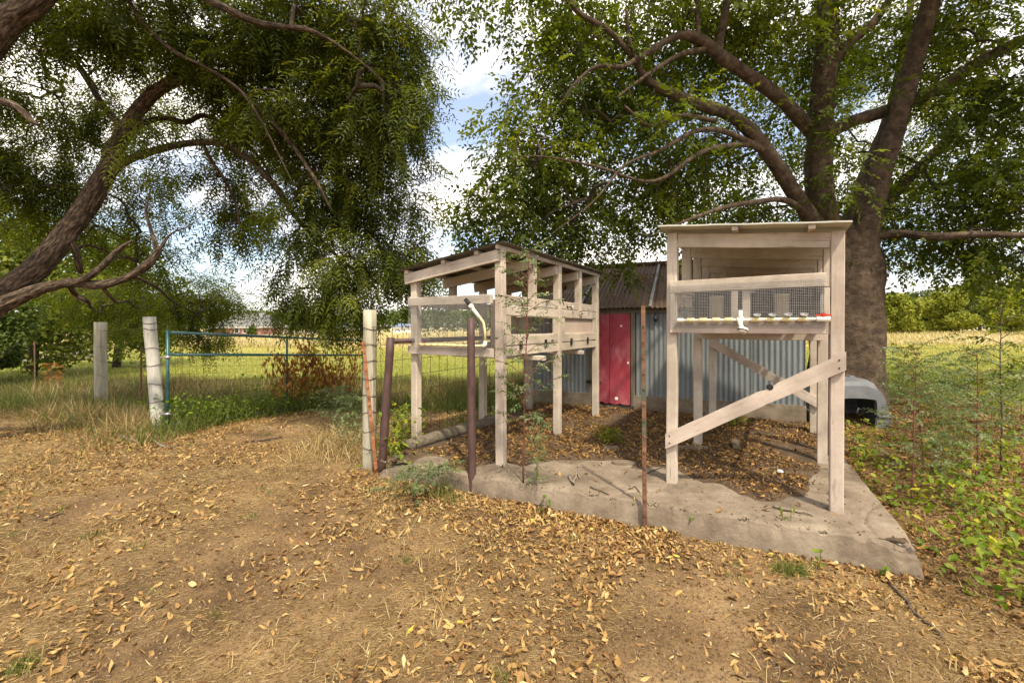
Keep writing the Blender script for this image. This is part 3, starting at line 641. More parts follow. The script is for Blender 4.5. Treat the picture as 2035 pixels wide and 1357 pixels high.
def build_hutch_right():
    W, L = 1.20, 2.78; zl, zr, c0, c1 = 2.26, 2.145, 1.345, 1.81
    root = empty('rabbit_hutch', (1.459, 3.967, 0), -HA)
    tag(root, 'beige wooden hutch near the big tree, with a pale flat roof and diagonal front brace', 'hutch', 'pair of raised animal hutches')
    bpy.context.view_layer.update()
    zt = hutch_frame(root, W, L, zl, zr, c0, c1, False); P = M['paint']; S = .088
    # thin roof panel that overhangs the front
    a, b, y0, y1 = -.09, W + .07, -.20, L + .15; vs = []; fs = []; n = 24
    for j in (0, 1):
        for i in range(n + 1):
            x = a + (b - a) * i / n; z = zt(x) + .012 + .0015 * math.sin(i * .9)
            y = y0 if j == 0 else y1
            vs += [(x, y, z), (x, y, z + .012)]
    m = 2 * (n + 1)
    for i in range(n):
        q = 2 * i; fs += [(q, q + m, q + m + 2, q + 2), (q + 1, q + 3, q + m + 3, q + m + 1), (q, q + 2, q + 3, q + 1), (q + m, q + m + 1, q + m + 3, q + m + 2)]
    fs += [(0, 1, m + 1, m), (2 * n, m + 2 * n, m + 2 * n + 1, 2 * n + 1)]
    MB().add(vs, fs).build('roof_panel', M['paleroof'], root)
    for x in (W * .43, W * .86):
        beam('purlin', (x, -.18, zt(x) - .008), (x, L + .1, zt(x) - .008), .035, .045, M['paint_worn'], root)
    yf = -S / 2 - .02
    beam('rail', (-.01, yf, c1 - .055), (W - .075, yf, c1 - .048), .105, .038, P, root)
    beam('rail', (-.01, yf, c0 + .055), (W - .075, yf, c0 + .055), .105, .038, M['paint_worn'], root)
    for x in (.012, W - .072):
        beam('frame_stile', (x, yf - .0005, c0 + .109), (x, yf - .0005, c1 - .11), .04, .038, P, root, up=(1, 0, 0))
    beam('mullion', (W * .42, yf + .002, c0 + .109), (W * .42, yf + .002, c1 - .109), .05, .034, P, root, up=(1, 0, 0))
    beam('mullion', (W * .49, yf + .03, c0 + .04), (W * .49, yf + .03, c1 - .04), .06, .03, P, root, up=(1, 0, 0))
    mesh_panel('wire_mesh', (-.005, yf - .0235, c0 + .05), (1, 0, 0), (0, 0, 1), W - .08, c1 - c0 - .09, .0127, .0011, M['meshwire'], root)
    for x in (S / 2 + .019, W - S / 2 - .019):
        for z in (c0 + .05, c1 - .05):
            beam('rail', (x, -.03, z), (x, L, z), .1, .034, P, root)
        mesh_panel('wire_mesh', (x * 1.0, .02, c0 + .1), (0, 1, 0), (0, 0, 1), L - .04, c1 - c0 - .2, .0254, .0007, M['meshwire'], root)
    for z in (c0 + .05, c1 - .05): beam('rail', (.05, L + S / 2 + .02, z), (W - .05, L + S / 2 + .02, z), .1, .034, P, root)
    mesh_panel('wire_mesh', (.0, .0, c0 + .004), (1, 0, 0), (0, 1, 0), W, L, .0254, .0007, M['meshwire'], root)
    mesh_panel('wire_mesh', (.05, .0, c1 - .006), (1, 0, 0), (0, 1, 0), W - .1, L, .0254, .0007, M['meshwire'], root)
    for y, xa, xb in ((L * .24, .05, W * .45), (L * .24, W * .52, W - .05), (L * .52, .05, W - .05)):
        MB().box((xa, y, c0 + .03), (xb, y + .012, c1 - .03)).build('partition', M['shadeboard'], root)  # boards put in and coloured dark to deepen the cage interior
    for y in (L / 2 - .08, L - .08):
        beam('joist', (-.0, y, c0 - .045), (W, y, c0 - .045), .075, .036, M['paint_worn'], root)
    # braces: front one up to the right, rear one up to the left
    b0, b1 = Vector((-.055, -S / 2 - .02, .375)), Vector((W + .05, -S / 2 - .02, 1.15))
    def brace(x0, x1, z0, z1, y, mat):
        n = 18; vs = []; fs = []; hw = .066
        for i in range(n + 1):
            f_ = i / n; x = x0 + (x1 - x0) * f_; zc = z0 + (z1 - z0) * f_
            top = hw + .004 * mnoise.noise((f_ * 14, 1, z0)) - (.018 if abs(f_ - .63) < .03 else 0); bt = -hw + .004 * mnoise.noise((f_ * 14, 7, z0))
            vs += [(x, y - .017, zc + bt), (x, y - .017, zc + top), (x, y + .017, zc + bt), (x, y + .017, zc + top)]
        for i in range(n):
            q = i * 4; w = q + 4; fs += [(q, w, w + 1, q + 1), (q + 2, q + 3, w + 3, w + 2), (q, q + 2, w + 2, w), (q + 1, w + 1, w + 3, q + 3)]
        fs += [(0, 1, 3, 2), (n * 4, n * 4 + 2, n * 4 + 3, n * 4 + 1)]
        ang = math.atan2(z1 - z0, x1 - x0); Mx = Matrix.Translation((x0, y, z0)) @ Matrix.Rotation(-ang, 4, 'Y'); inv_ = Mx.inverted()
        o = MB().add([inv_ @ Vector(q) for q in vs], fs).build('brace', mat, root); o.matrix_local = Mx
        return o
    br = brace(-.05, W + .046, .375, 1.15, b0.y, M['paint_worn'])
    br['label'] = 'peeling diagonal brace across the front legs'
    MB().lathe([(.026, 0), (.02, .004)], n=12).build('knot_hole', M['black'], root, loc=b0.lerp(b1, .63) + Vector((-.01, -.0185, .058)), rot=(rad(90), 0, 0))
    for q in (.03, .965):
        for dz in (-.03, .03): MB().lathe([(.007, 0), (.005, .003)], n=8).build('bolt', M['black'], root, loc=b0.lerp(b1, q) + Vector((0, -.0175, dz)), rot=(rad(90), 0, 0))
    brace(-.046, W + .046, 1.2, .42, L - S / 2 - .02, M['paint_worn'])
    return root, W, L, c0, c1, yf

HL = build_hutch_left(); HR = build_hutch_right()

def child_of_world(root, p):     # hutch coordinates to world
    return root.matrix_basis @ Vector(p)

# water lines of grey-white pvc, each fixed along a hutch front
def waterline_right():
    root, W, L, c0, c1, yf = HR; y = yf - .05; z = c0 + .118
    t = empty('water_pipe', child_of_world(root, (0, 0, 0)), -HA); tag(t, 'white water pipe with cream couplings and red valve on the hutch by the tree', 'water pipe', 'water pipes on the hutches')
    MB().tube([(.075, y, z - .006), (W - .06, y, z)], .0125, 10).build('pipe', M['pvc'], t, True)
    def ring(x, r, w, mat, nm): return MB().lathe([(r * .92, -w / 2), (r, -w / 2 + .003), (r, w / 2 - .003), (r * .92, w / 2)], n=14, axis='X').build(nm, mat, t, True, loc=(x, y, z - .003))
    for x in (.085,): ring(x, .018, .05, M['pvc'], 'end_cap')
    for x in (.17, .27, .37, .465): ring(x, .0185, .062, M['cpvc'], 'coupling')
    cx = [.66, .765, .87, .975]
    for x in cx: ring(x, .0185, .066, M['cpvc'], 'coupling')
    for x in cx:
        d = MB().lathe([(.007, -.02), (.007, .012), (.024, .022), (.03, .030), (.027, .030), (.008, .016)], n=18).build('drinking_cup', M['galv'], t, True, loc=(x + .01, y + .002, z + .010), rot=(rad(24), 0, 0))
    ring(.55, .023, .05, M['pvc'], 'tee')
    MB().tube([(.55, y, z), (.55, y - .002, z + .03), (.552, y - .002, z + .075)], [.019, .017, .015], 12).build('stub', M['pvc'], t, True)
    MB().tube([(.55, y - .004, z), (.55, y - .03, z - .012), (.552, y - .036, z - .04), (.565, y - .04, z - .07)], [.018, .02, .018, .017], 12).build('elbow', M['pvc'], t, True)
    MB().lathe([(.02, .03), (.036, .026), (.038, .006), (.03, .0), (.03, -.014), (.02, -.016)], n=18).build('drain_cap', M['pvc'], t, True, loc=(.57, y - .045, z - .095), rot=(rad(-18), rad(12), 0))
    MB().lathe([(.0385, -.003), (.0385, .003)], n=18).build('seal', M['black'], t, True, loc=(.57, y - .045, z - .088), rot=(rad(-18), rad(12), 0))
    ring(W - .095, .021, .085, M['pvc'], 'valve_body')
    MB().box((W - .145, y - .012, z + .022), (W - .045, y + .012, z + .034)).lathe([(.016, .0), (.018, .03)], (W - .095, y, z + .012), 12).build('valve_handle', M['redplastic'], t)
waterline_right()

def waterline_left():
    root, W, L, c0, c1, yf = HL; y = yf - .045; z = c0 + .118
    t = empty('water_pipe', child_of_world(root, (0, 0, 0)), -HA); tag(t, 'cream water pipe with a black-tipped curved riser on the hutch by the fence', 'water pipe', 'water pipes on the hutches')
    MB().tube([(.14, y, z - .006), (W - .15, y, z)], .014, 10).build('pipe', M['cpvc'], t, True)
    for x in (.2, .29, .38, .47, .56, .65, .74, .83): MB().lathe([(.016, -.028), (.0175, -.025), (.0175, .025), (.016, .028)], n=12, axis='X').build('coupling', M['cpvc'], t, True, loc=(x, y, z - .003))
    MB().tube([(W - .155, y, z), (W - .12, y, z), (W - .112, y, z + .01), (W - .112, y, z + .05)], .02, 12).build('elbow', M['pvc'], t, True)
    MB().tube([(W - .112, y, z + .04), (W - .112, y, z + .14), (W - .13, y - .004, z + .24), (W - .18, y - .01, z + .30)], .014, 10).build('riser', M['cpvc'], t, True)
    MB().tube([(W - .17, y - .01, z + .285), (W - .27, y - .02, z + .40)], .019, 12).tube([(W - .255, y - .018, z + .385), (W - .285, y - .022, z + .42)], .026, 12).build('nozzle', M['pvc'], t, True)
    MB().tube([(W - .28, y - .022, z + .415), (W - .34, y - .028, z + .48)], [.024, .021], 12).build('nozzle_tip', M['black'], t, True)
    MB().lathe([(.008, -.03), (.02, -.02), (.018, .01), (.01, .05)], n=12, axis='X').box((.075, y - .008, z + .012), (.12, y + .008, z + .02)).build('valve_handle', M['redplastic'], t)
    t.children[-1].location = (.11, 0, 0)
    t.children[-1].data.transform(Matrix.Translation((0, 0, 0)))
waterline_left()

def bucket(root, p, r, h, lab, lid=False):
    w = child_of_world(root, p); o = empty('feed_bucket', w, 0); tag(o, lab, 'bucket', 'milky buckets inside the hutches')
    MB().lathe([(r * .9, 0), (r, h * .97), (r * 1.04, h * .97), (r * 1.04, h), (r * .96, h), (r * .86, .01)], n=24).build('body', M['bucket'], o, True)
    if lid: MB().lathe([(r * 1.06, h), (r * 1.06, h + .018), (r * .8, h + .035), (r * .3, h + .04)], n=24).build('lid', M['bucket'], o, True)
bucket(HL[0], (HL[1] - .18, .44, HL[3] + .022), .095, .43, 'tall milky bucket behind the mesh window, nearer the front post')
bucket(HL[0], (HL[1] - .18, .68, HL[3] + .022), .095, .41, 'tall milky bucket behind the mesh window, nearer the shed')
bucket(HR[0], (.30, .52, HR[3] + .012), .065, .34, 'milky bucket behind the left half of the front mesh')
bucket(HR[0], (.84, .5, HR[3] + .012), .06, .34, 'milky bucket behind the right half of the front mesh')
bucket(HR[0], (.29, 1.2, HR[3] + .012), .12, .46, 'lidded milky bucket whose rim shows above the top rail', True)
# loose wire and straw left on top of the near cage
for k, pts in enumerate(([(.42, .1, .0), (.44, .12, .08), (.41, .12, .13)], [(.62, .1, 0), (.63, .1, .05), (.7, .1, .04), (.72, .1, 0)], [(.84, .08, 0), (.88, .08, .06), (.91, .1, .12), (.97, .1, .13)])):
    pp = [child_of_world(HR[0], (x, y, HR[4] + z)) for x, y, z in pts]
    tag(MB().tube(pp, .0025, 5).build('wire_offcut', M['rust'], smooth=True), ['loose bent wire end standing up left on the cage top', 'low loop of wire lying on the cage top in the middle', 'curled wire sticking up at the right of the cage top'][k], 'wire', 'loose wires on the cage top')

# ------------------------------------------------------------------ posts, gate, fences
def round_post(name, base, top, r0, r1, mat, lab, n=16, group=None, cat='post', flat=True):
    b, t = Vector(base), Vector(top); m = MB(); k = 9; pts = []; rr = []
    for i in range(k + 1):
        f = i / k; p = b.lerp(t, f) + Vector((.008 * mnoise.noise((f * 3, b.x, 1)), .008 * mnoise.noise((f * 3, b.x, 5)), 0)); pts.append(p - b)
        rr.append(r0 + (r1 - r0) * f + .004 * mnoise.noise((f * 5, b.x, 9)))
    m.tube(pts, rr, n)
    o = m.build(name, mat, None, False, loc=b); tag(o, lab, cat, group)
    o.data.polygons.foreach_set('use_smooth', [len(p.vertices) == 4 for p in o.data.polygons])
    return o
def gz(x, y): return float(g(np.array([x]), np.array([y]))[0])

GPL = Vector((-5.29, 6.58, -.30)); GPR = Vector((-1.60, 4.90, -.30)); FP = Vector((-8.50, 9.05, -.45))
p = at(297, 630, 6.58); round_post('gate_post', GPL, p, .088, .082, M['greypost'], 'pale leaning wooden post that carries the green gate', group='wooden posts along the field fence')
p = at(735, 616, 4.9); round_post('gate_post', GPR, p, .077, .072, M['weathered'], 'upright greenish wooden post beside the rusty rod and pipe', group='wooden posts along the field fence')
p = at(200, 640, 9.05); round_post('fence_post', FP, p, .105, .105, M['weathered'], 'wooden post with a rust stain in the barbed wire, left of the gate', group='wooden posts along the field fence')

PP = Vector((-1.425, 4.76, -.25)); pt = at(776, 671, 4.76); round_post('pipe_post', PP, pt, .046, .044, M['pipe'], 'leaning brown pipe post at the slab corner, joined to the wire fence', group='brown pipe posts')
p = at(939, 985, 4.16); q = at(936, 632, 4.24); round_post('pipe_post', (p.x, p.y, -.35), q, .038, .038, M['pipe'], 'upright brown pipe in front of the mesh-ended hutch', group='brown pipe posts')
p = Vector((.30, 7.42, -.2)); round_post('pipe_post', p, (.30, 7.42, 1.36), .05, .05, M['pipe'], 'dark brown pipe post behind the weed, between fence and shed', group='brown pipe posts')
p = Vector((3.48, 4.81, -.3)); round_post('pipe_post', p, (3.44, 4.84, 1.33), .047, .047, M['pipe'], 'brown pipe post behind the front right leg of the braced hutch', group='brown pipe posts')
MBr = MB().tube([(pt.x + .02, pt.y + .03, 1.245), (.30, 7.42, 1.25)], .028, 10)
# rusty square rod before the slab; rusty rod leaning on the gate post
def tpost(name, b, t, lab, mt=None):
    mt = mt or M['darkrust']
    b, t = Vector(b), Vector(t); d = (t - b)
    o = empty(name, b); tag(o, lab, 'metal post', 'rusty metal fence rods')
    beam('stem', (0, 0, 0), d, .034, .007, mt, o, up=(1, 0, 0), ch=.001, wob=.001)
    beam('flange', Vector((-.004, .013, 0)), d + Vector((-.004, .013, 0)), .022, .007, mt, o, up=(0, 1, 0), ch=.001, wob=.001)
    for k in range(14): 
        q = d * (.1 + .88 * k / 14); MB().box((-.008, -.012, -.008), (.008, -.002, .008)).build('stud', mt, o, loc=q)
    return o
p = at(1282, 1052, 3.45); q = at(1278, 607, 3.45); tpost('fence_rod', (p.x, p.y, -.4), q, 'rusty upright metal rod standing before the slab, near the red door')
p = at(750, 945, 4.62); q = at(722, 678, 4.80); tpost('fence_rod', (p.x, p.y, -.25), q, 'orange rusty rod leaning against the greenish wooden post', M['rust'])

def build_gate():
    H = Vector((-5.08, 6.46, 0)); dirv = Vector((.412, .911, 0)).normalized(); Lg = 4.0
    root = empty('pipe_gate', H); tag(root, 'dark green metal pipe gate swung open into the field', 'gate')
    sag = -.24 / Lg
    def pt(s, z): return dirv * s + Vector((0, 0, z + sag * s))
    zt, zm, zb = 1.325, .995, -.05
    for z in (zt, zm, zb): MB().tube([pt(0, z), pt(Lg, z)], .023, 10).build('rail', M['gate'], root, True)
    for s in (0, Lg / 2, Lg):
        MB().tube([pt(s, zb), pt(s, zt + (.03 if s == 0 else 0))], .024 if s != Lg / 2 else .02, 10).build('upright', M['gate'], root, True)
    vs = MB()
    for k in range(39): 
        s = .1 * (k + 1); MB().tube([pt(s, zb), pt(s, zm)], .0018, 4, False).build('wire', M['wire'], root)
    for k in range(9):
        z = zb + (zm - zb) * (k + .6) / 9.2; MB().tube([pt(0, z), pt(Lg, z)], .002, 4, False).build('wire', M['wire'], root)
    for z in (.955, .12):
        o = Vector((0, 0, z)); m = MB().lathe([(.032, -.02), (.034, 0), (.032, .02)], (0, 0, z), 14)
        m.tube([(-.03, 0, z), (-.16, .06, z - .01)], .009, 8).tube([(.03, 0, z), (.05, -.02, z)], .006, 8)
        m.build('hinge', M['galv'], root, True)
build_gate()

def wire_thing(name, lab, cat, lines, r, mat, group=None, barbs=0):
    o = empty(name); tag(o, lab, cat, group)
    for ln in lines:
        pts = [Vector(q) for q in ln]; m = MB()
        # sag between supports
        out = []
        for a, b in zip(pts[:-1], pts[1:]):
            n = max(3, int((b - a).length / .25))
            for i in range(n):
                f = i / n; out.append(a.lerp(b, f) - Vector((0, 0, .03 * (b - a).length / 4 * 4 * f * (1 - f))))
        out.append(pts[-1]); m.tube(out, r, 4, False)
        if barbs:
            for i in range(1, len(out) - 1, 1):
                q = out[i]; d = Vector((random.uniform(-1, 1), random.uniform(-1, 1), random.uniform(-1, 1))).normalized() * .02
                m.tube([q - d, q + d], r * .8, 3, False)
        m.build('wire', mat, o)
    return o
zs = [1.38, 1.05, .78, .48, .12]
lead = Vector((-.04, 0, 0))
lines = []
for z in zs:
    a = Vector((GPL.x - .09 * (z + .1), GPL.y - .09, z)); b = Vector((FP.x, FP.y - .1, z - .04)); c = Vector((-14, 13.2, z - .15))
    lines.append([a, b, c])
wire_thing('barbed_wire_fence', 'sagging rusty barbed wires strung left of the gate', 'fence', lines, .0022, M['wire'], barbs=1)
p = at(70, 745, 11.3); tpost('fence_rod', (p.x, p.y, -.5), at(68, 678, 11.3), 'thin distant metal rod in the barbed wire at far left')
p = at(280, 760, 8.2); tpost('fence_rod', (p.x, p.y, -.5), at(281, 690, 8.2), 'thin metal rod between the two left wooden posts')
# wraps of wire on the wooden gate posts
def wraps(root_p, top, r, zs_, lab):
    o = empty('wire_wrap', root_p); tag(o, lab, 'wire', 'wire wrapped round posts'); d = Vector(top) - Vector(root_p)
    for z in zs_:
        f = (z - root_p[2]) / d.z; c = d * f; m = MB()
        m.tube([c + Vector((math.cos(a) * r, math.sin(a) * r, .012 * math.sin(a * 2 + z * 9))) for a in np.linspace(0, 6.283, 17)], .0035, 4, False)
        m.build('loop', M['wire'], o)
wraps(GPL, at(297, 630, 6.58), .089, [1.46, 1.37, 1.08, .83, .55, .28], 'rings of wire tied round the leaning gate post')
wraps(GPR, at(735, 616, 4.9), .078, [1.38, 1.2, 1.02, .83, .64, .45, .25, .06], 'rings of wire tied round the post beside the rusty rod')

def wire_panel():
    o = empty('wire_panel_fence', (PP.x, PP.y, 0)); tag(o, 'rusty square wire panel with a top rail behind the mesh-ended hutch', 'fence')
    a = Vector((GPR.x + .05, GPR.y - .05, 0)) - Vector((PP.x, PP.y, 0)); e = Vector((.30, 7.42, 0)) - Vector((PP.x, PP.y, 0)); d = e.normalized(); Lp = e.length
    nn = Vector((d.y, -d.x, 0)) * -.06
    for z in (.02, .16, .30, .46, .64, .83, 1.02, 1.2, 1.395):
        MB().tube([a + Vector((0, 0, z + .01)), nn + Vector((0, 0, z)), nn + d * (Lp * .5) + Vector((0, 0, z + .012)), nn + d * Lp + Vector((0, 0, z))], .0028, 5, False).build('horizontal_wire', M['wire'], o)
    nv = int(Lp / .155)
    for k in range(nv):
        x = Lp * (k + .3) / nv; q = nn + d * x
        MB().tube([q + Vector((0, 0, -.03)), q + Vector((random.uniform(-.008, .008), 0, .7)), q + Vector((random.uniform(-.012, .012), 0, 1.395))], .0026, 5, False).build('vertical_wire', M['wire'], o)
    for f in (.35, .8):
        q = a.lerp(nn, f); MB().tube([q, q + Vector((0, 0, 1.4))], .0026, 5, False).build('vertical_wire', M['wire'], o)
    r = MBr.build('top_rail', M['pipe'], None, True); r.parent = o; r.matrix_parent_inverse = Matrix.Translation((-PP.x, -PP.y, 0))
wire_panel()

# timber lying along the slab edge, under the fence
b0, b1 = Vector((-1.17, 4.93, .07)), Vector((-.18, 6.35, .07))
m = MB(); pts = [b0.lerp(b1, i / 12) + Vector((.012 * mnoise.noise((i * .5, 1, 1)), 0, .008 * mnoise.noise((i * .5, 4, 1)))) for i in range(13)]
o = m.tube([q - b0 for q in pts], [.072 + .006 * mnoise.noise((i, 7, 7)) for i in range(13)], 12).build('timber', M['oldtimber'], None, True, loc=b0); tag(o, 'weathered round timber lying on the slab along the wire fence', 'timber')

# ------------------------------------------------------------------ grey plastic kennel
def build_kennel():
    root = empty('pet_kennel', (5.02, 6.36, -.13), rad(-8)); root.scale = (1.0, 1.0, 1.12); tag(root, 'grey plastic pet kennel with a dark opening at the foot of the tree', 'kennel')
    # outlines (x half width, z) of the shell at three depths; 12 points from lower left over the top to lower right
    def outline(hw, top, tw):
        return [(-hw, .215), (-hw * .97, .32), (-hw * .9, .43), (-hw * .78, .53), (-tw, top - .03), (-tw * .5, top), (tw * .5, top), (tw, top - .03), (hw * .78, .53), (hw * .9, .43), (hw * .97, .32), (hw, .215)]
    stations = [(.03, .43, .60, .24), (.10, .445, .655, .28), (.3, .45, .69, .30), (.55, .45, .68, .3), (.72, .43, .62, .26)]
    vs = []; fs = []
    for (y, hw, top, tw) in stations: vs += [(x, y, z) for x, z in outline(hw, top, tw)]
    for j in range(len(stations) - 1):
        for i in range(11): a = j * 12 + i; fs.append((a, a + 1, a + 13, a + 12))
    fs.append(tuple(range(48, 60)))
    # front face with the opening
    hole = [(-.27, .215), (-.27, .28), (-.27, .34), (-.265, .39), (-.25, .425), (-.1, .44), (.1, .44), (.25, .425), (.265, .39), (.27, .34), (.27, .28), (.27, .215)]
    n0 = len(vs); vs += [(x, .015, z) for x, z in hole]; n1 = len(vs); vs += [(x * .98, .07, z - .005) for x, z in hole]
    for i in range(11):
        fs.append((i + 1, i, n0 + i, n0 + i + 1)); fs.append((n0 + i + 1, n0 + i, n1 + i, n1 + i + 1))
    MB().add(vs, fs).build('shell', M['plastic'], root, False)
    for (x0, x1) in ((-.16, -.06), (.06, .16)):
        pass
    tray = MB(); hw = .43
    rim = [(-.46, .02), (.46, .02), (.46, .74), (-.46, .74)]
    # lower tray: sides taper inwards, rolled lip on top, front cut for the opening
    def wall(p, q, th=.02, drop=0): 
        (x0, y0), (x1, y1) = p, q; c = (0, .38); k = .93
        f = lambda x, y: (c[0] + (x - c[0]) * k, c[1] + (y - c[1]) * k)
        b0, b1 = f(x0, y0), f(x1, y1); i0 = (x0 * .95, .38 + (y0 - .38) * .95); i1 = (x1 * .95, .38 + (y1 - .38) * .95)
        tray.add([(b0[0], b0[1], 0), (b1[0], b1[1], 0), (x1, y1, .2 - drop), (x0, y0, .2 - drop), (i0[0], i0[1], .2 - drop), (i1[0], i1[1], .2 - drop), (b1[0] * .95, .38 + (b1[1] - .38) * .95, 0), (b0[0] * .95, .38 + (b0[1] - .38) * .95, 0)],
                 [(0,1,2,3),(3,2,5,4),(4,5,6,7),(0,3,4,7),(1,6,5,2)])
    wall(rim[1], rim[2]); wall(rim[2], rim[3]); wall(rim[3], rim[0]); wall(rim[0], (-.28, .02)); wall((.28, .02), rim[1]); wall((-.28, .02), (.28, .02), drop=.155)
    tray.box((-.40, .06, .005), (.40, .70, .02)); tray.build('tray', M['plastic'], root)
    lip = MB()
    for a, b in ((rim[1], rim[2]), (rim[2], rim[3]), (rim[3], rim[0]), (rim[0], (-.28, .02)), ((.28, .02), rim[1])): lip.tube([(a[0] * 1.02, a[1], .208), (b[0] * 1.02, b[1], .208)], .02, 8)
    lip.build('lip', M['plastic'], root, True)
    for s in (-1, 1): MB().add([(s * .445, .25, .34), (s * .445, .5, .34), (s * .415, .5, .45), (s * .415, .25, .45), (s * .455, .27, .35), (s * .455, .48, .35), (s * .43, .48, .435), (s * .43, .27, .435)],
                               [(4,5,6,7),(0,1,5,4),(1,2,6,5),(2,3,7,6),(3,0,4,7)]).build('vent', M['plastic'], root)
    for x in (-.14, .14): MB().add([(x - .04, .35, .69), (x + .04, .35, .69), (x + .04, .55, .685), (x - .04, .55, .685), (x - .03, .37, .70), (x + .03, .37, .70), (x + .03, .53, .697), (x - .03, .53, .697)],
                               [(4,5,6,7),(0,1,5,4),(1,2,6,5),(2,3,7,6),(3,0,4,7)]).build('rib', M['plastic'], root)
build_kennel()

# ------------------------------------------------------------------ small things on slab and yard
def stick(name, pix, r, mat, lab, zoff=0, group='sticks and dead twigs lying about', cat='stick', Ys=None):
    pts = []
    for k, (u, v) in enumerate(pix):
        Y = 4.0
        for _ in range(12):
            X = (u - CU) / F * Y; z = float(surf(np.array([X]), np.array([Y]))[0]) + zoff; Y = (CAMH - z) * F / (v - CV)
        pts.append(Vector(((u - CU) / F * Y, Y, float(surf(np.array([(u - CU) / F * Y]), np.array([Y]))[0]) + r * .9 + zoff)))
    sm = []
    for a, b in zip(pts[:-1], pts[1:]):
        for i in range(4): sm.append(a.lerp(b, i / 4) + Vector((random.uniform(-1, 1), random.uniform(-1, 1), random.uniform(-.3, .6))) * r * .7)
    sm.append(pts[-1]); c = sm[0].copy(); n = len(sm)
    o = MB().tube([q - c for q in sm], [r * (1 - .45 * i / n) * random.uniform(.85, 1.1) for i in range(n)], 7).build(name, mat, None, True, loc=c)
    return tag(o, lab, cat, group)
stick('stick', [(1538, 1008), (1560, 1015), (1590, 1020), (1613, 1024)], .013, M['stick'], 'thick bare stick on the slab before the braced hutch')
stick('stick', [(1130, 948), (1138, 965), (1148, 980), (1152, 995)], .012, M['stick'], 'forked grey stick hanging over the slab edge')
stick('stick', [(1172, 968), (1190, 975), (1210, 984)], .006, M['darkstick'], 'thin dark stick on the slab right of the forked one')
stick('stick', [(1250, 972), (1262, 968), (1272, 980)], .006, M['darkstick'], 'short crooked twig beside the rusty rod')
stick('stick', [(1400, 948), (1460, 944), (1500, 935), (1546, 928)], .006, M['stick'], 'long pale twig under the braced hutch')
stick('stick', [(1270, 948), (1300, 935), (1330, 925)], .006, M['darkstick'], 'dark twig left of the front left leg of the braced hutch')
stick('stick', [(240, 868), (262, 876), (275, 884)], .02, M['greystick'], 'thick grey stick at the left of the twig heap by the gate')
stick('stick', [(297, 866), (308, 880), (318, 888), (330, 892)], .018, M['greystick'], 'grey stick in the middle of the twig heap by the gate')
stick('stick', [(340, 892), (360, 884), (372, 890)], .014, M['darkstick'], 'dark crooked stick at the right of the twig heap by the gate')
stick('stick', [(485, 880), (520, 877), (560, 870)], .016, M['darkstick'], 'dark branch lying across the earth before the gate')
stick('stick', [(125, 942), (160, 936), (190, 930)], .010, M['darkstick'], 'thin dark twig on the earth at far left')
stick('stick', [(88, 1035), (120, 1022)], .010, M['darkstick'], 'short dark twig on the bare earth at left')
stick('stick', [(1765, 1160), (1800, 1195), (1815, 1220), (1850, 1245), (1870, 1268)], .011, M['darkstick'], 'dark snaking root in the leaves right of the slab corner')
stick('stick', [(1950, 940), (1985, 955), (2010, 958)], .016, M['stick'], 'pale stick among the vines at the right edge')
stick('stick', [(2000, 868), (2034, 872)], .015, M['stick'], 'pale branch on the ground behind the tall sapling')
stick('log', [(258, 822), (280, 814), (305, 807)], .055, M['darkstick'], 'short dark log beside the leaning gate post', cat='log', group=None)
def egg():
    p = at(1550, 947, 4.10); o = MB().lathe([(.001, -.028), (.012, -.026), (.02, -.017), (.0235, -.003), (.022, .010), (.015, .022), (.007, .028), (.001, .0295)], n=18).build('egg', M['egg'], None, True, loc=(p.x, p.y, float(surf(p.x, p.y)) + .021), rot=(rad(75), .2, .6))
    tag(o, 'single white egg on the dark soil under the braced hutch', 'egg')
egg()
p = at(1463, 893, 5.0); o = beam('wood_offcut', (p.x - .06, p.y - .12, float(surf(p.x, p.y)) + .03), (p.x + .05, p.y + .14, float(surf(p.x, p.y)) + .05), .03, .075, M['oldtimber'], wob=.006); tag(o, 'short brown wood offcut on the soil under the braced hutch', 'wood')
def paver(u, v, rx, ry, lab):
    Y = (CAMH - .02) * F / (v - CV); X = (u - CU) / F * Y; m = MB(); n = 11; top = []; bot = []
    for k in range(n):
        a = 2 * math.pi * k / n; rr = random.uniform(.8, 1.1); top.append((rx * rr * math.cos(a), ry * rr * math.sin(a), random.uniform(.03, .04))); bot.append((rx * rr * 1.06 * math.cos(a), ry * rr * 1.06 * math.sin(a), -.06))
    m.add(top + bot, [tuple(range(n))] + [(k, k + n, (k + 1) % n + n, (k + 1) % n) for k in range(n)])
    tag(m.build('stone', M['concrete'], None, False, loc=(X, Y, float(surf(X, Y)) - .008)), lab, 'stone', 'flat stones set in the soil')
paver(1378, 892, .17, .07, 'long flat stone beside the rear left leg of the braced hutch')
paver(1215, 893, .09, .07, 'flat stone with leaves round it between the hutches')
paver(1240, 918, .12, .06, 'low flat stone near the slab edge between the hutches')

# ------------------------------------------------------------------ trees
def catmull(pts, n=6):
    P = [np.array(p, float) for p in pts]; P = [2 * P[0] - P[1]] + P + [2 * P[-1] - P[-2]]; out = []
    for i in range(1, len(P) - 2):
        p0, p1, p2, p3 = P[i-1:i+3]
        for k in range(n):
            t = k / n; out.append(.5 * (2*p1 + (p2-p0)*t + (2*p0-5*p1+4*p2-p3)*t*t + (3*p1-p0-3*p2+p3)*t**3))
    out.append(P[-2]); return np.array(out)

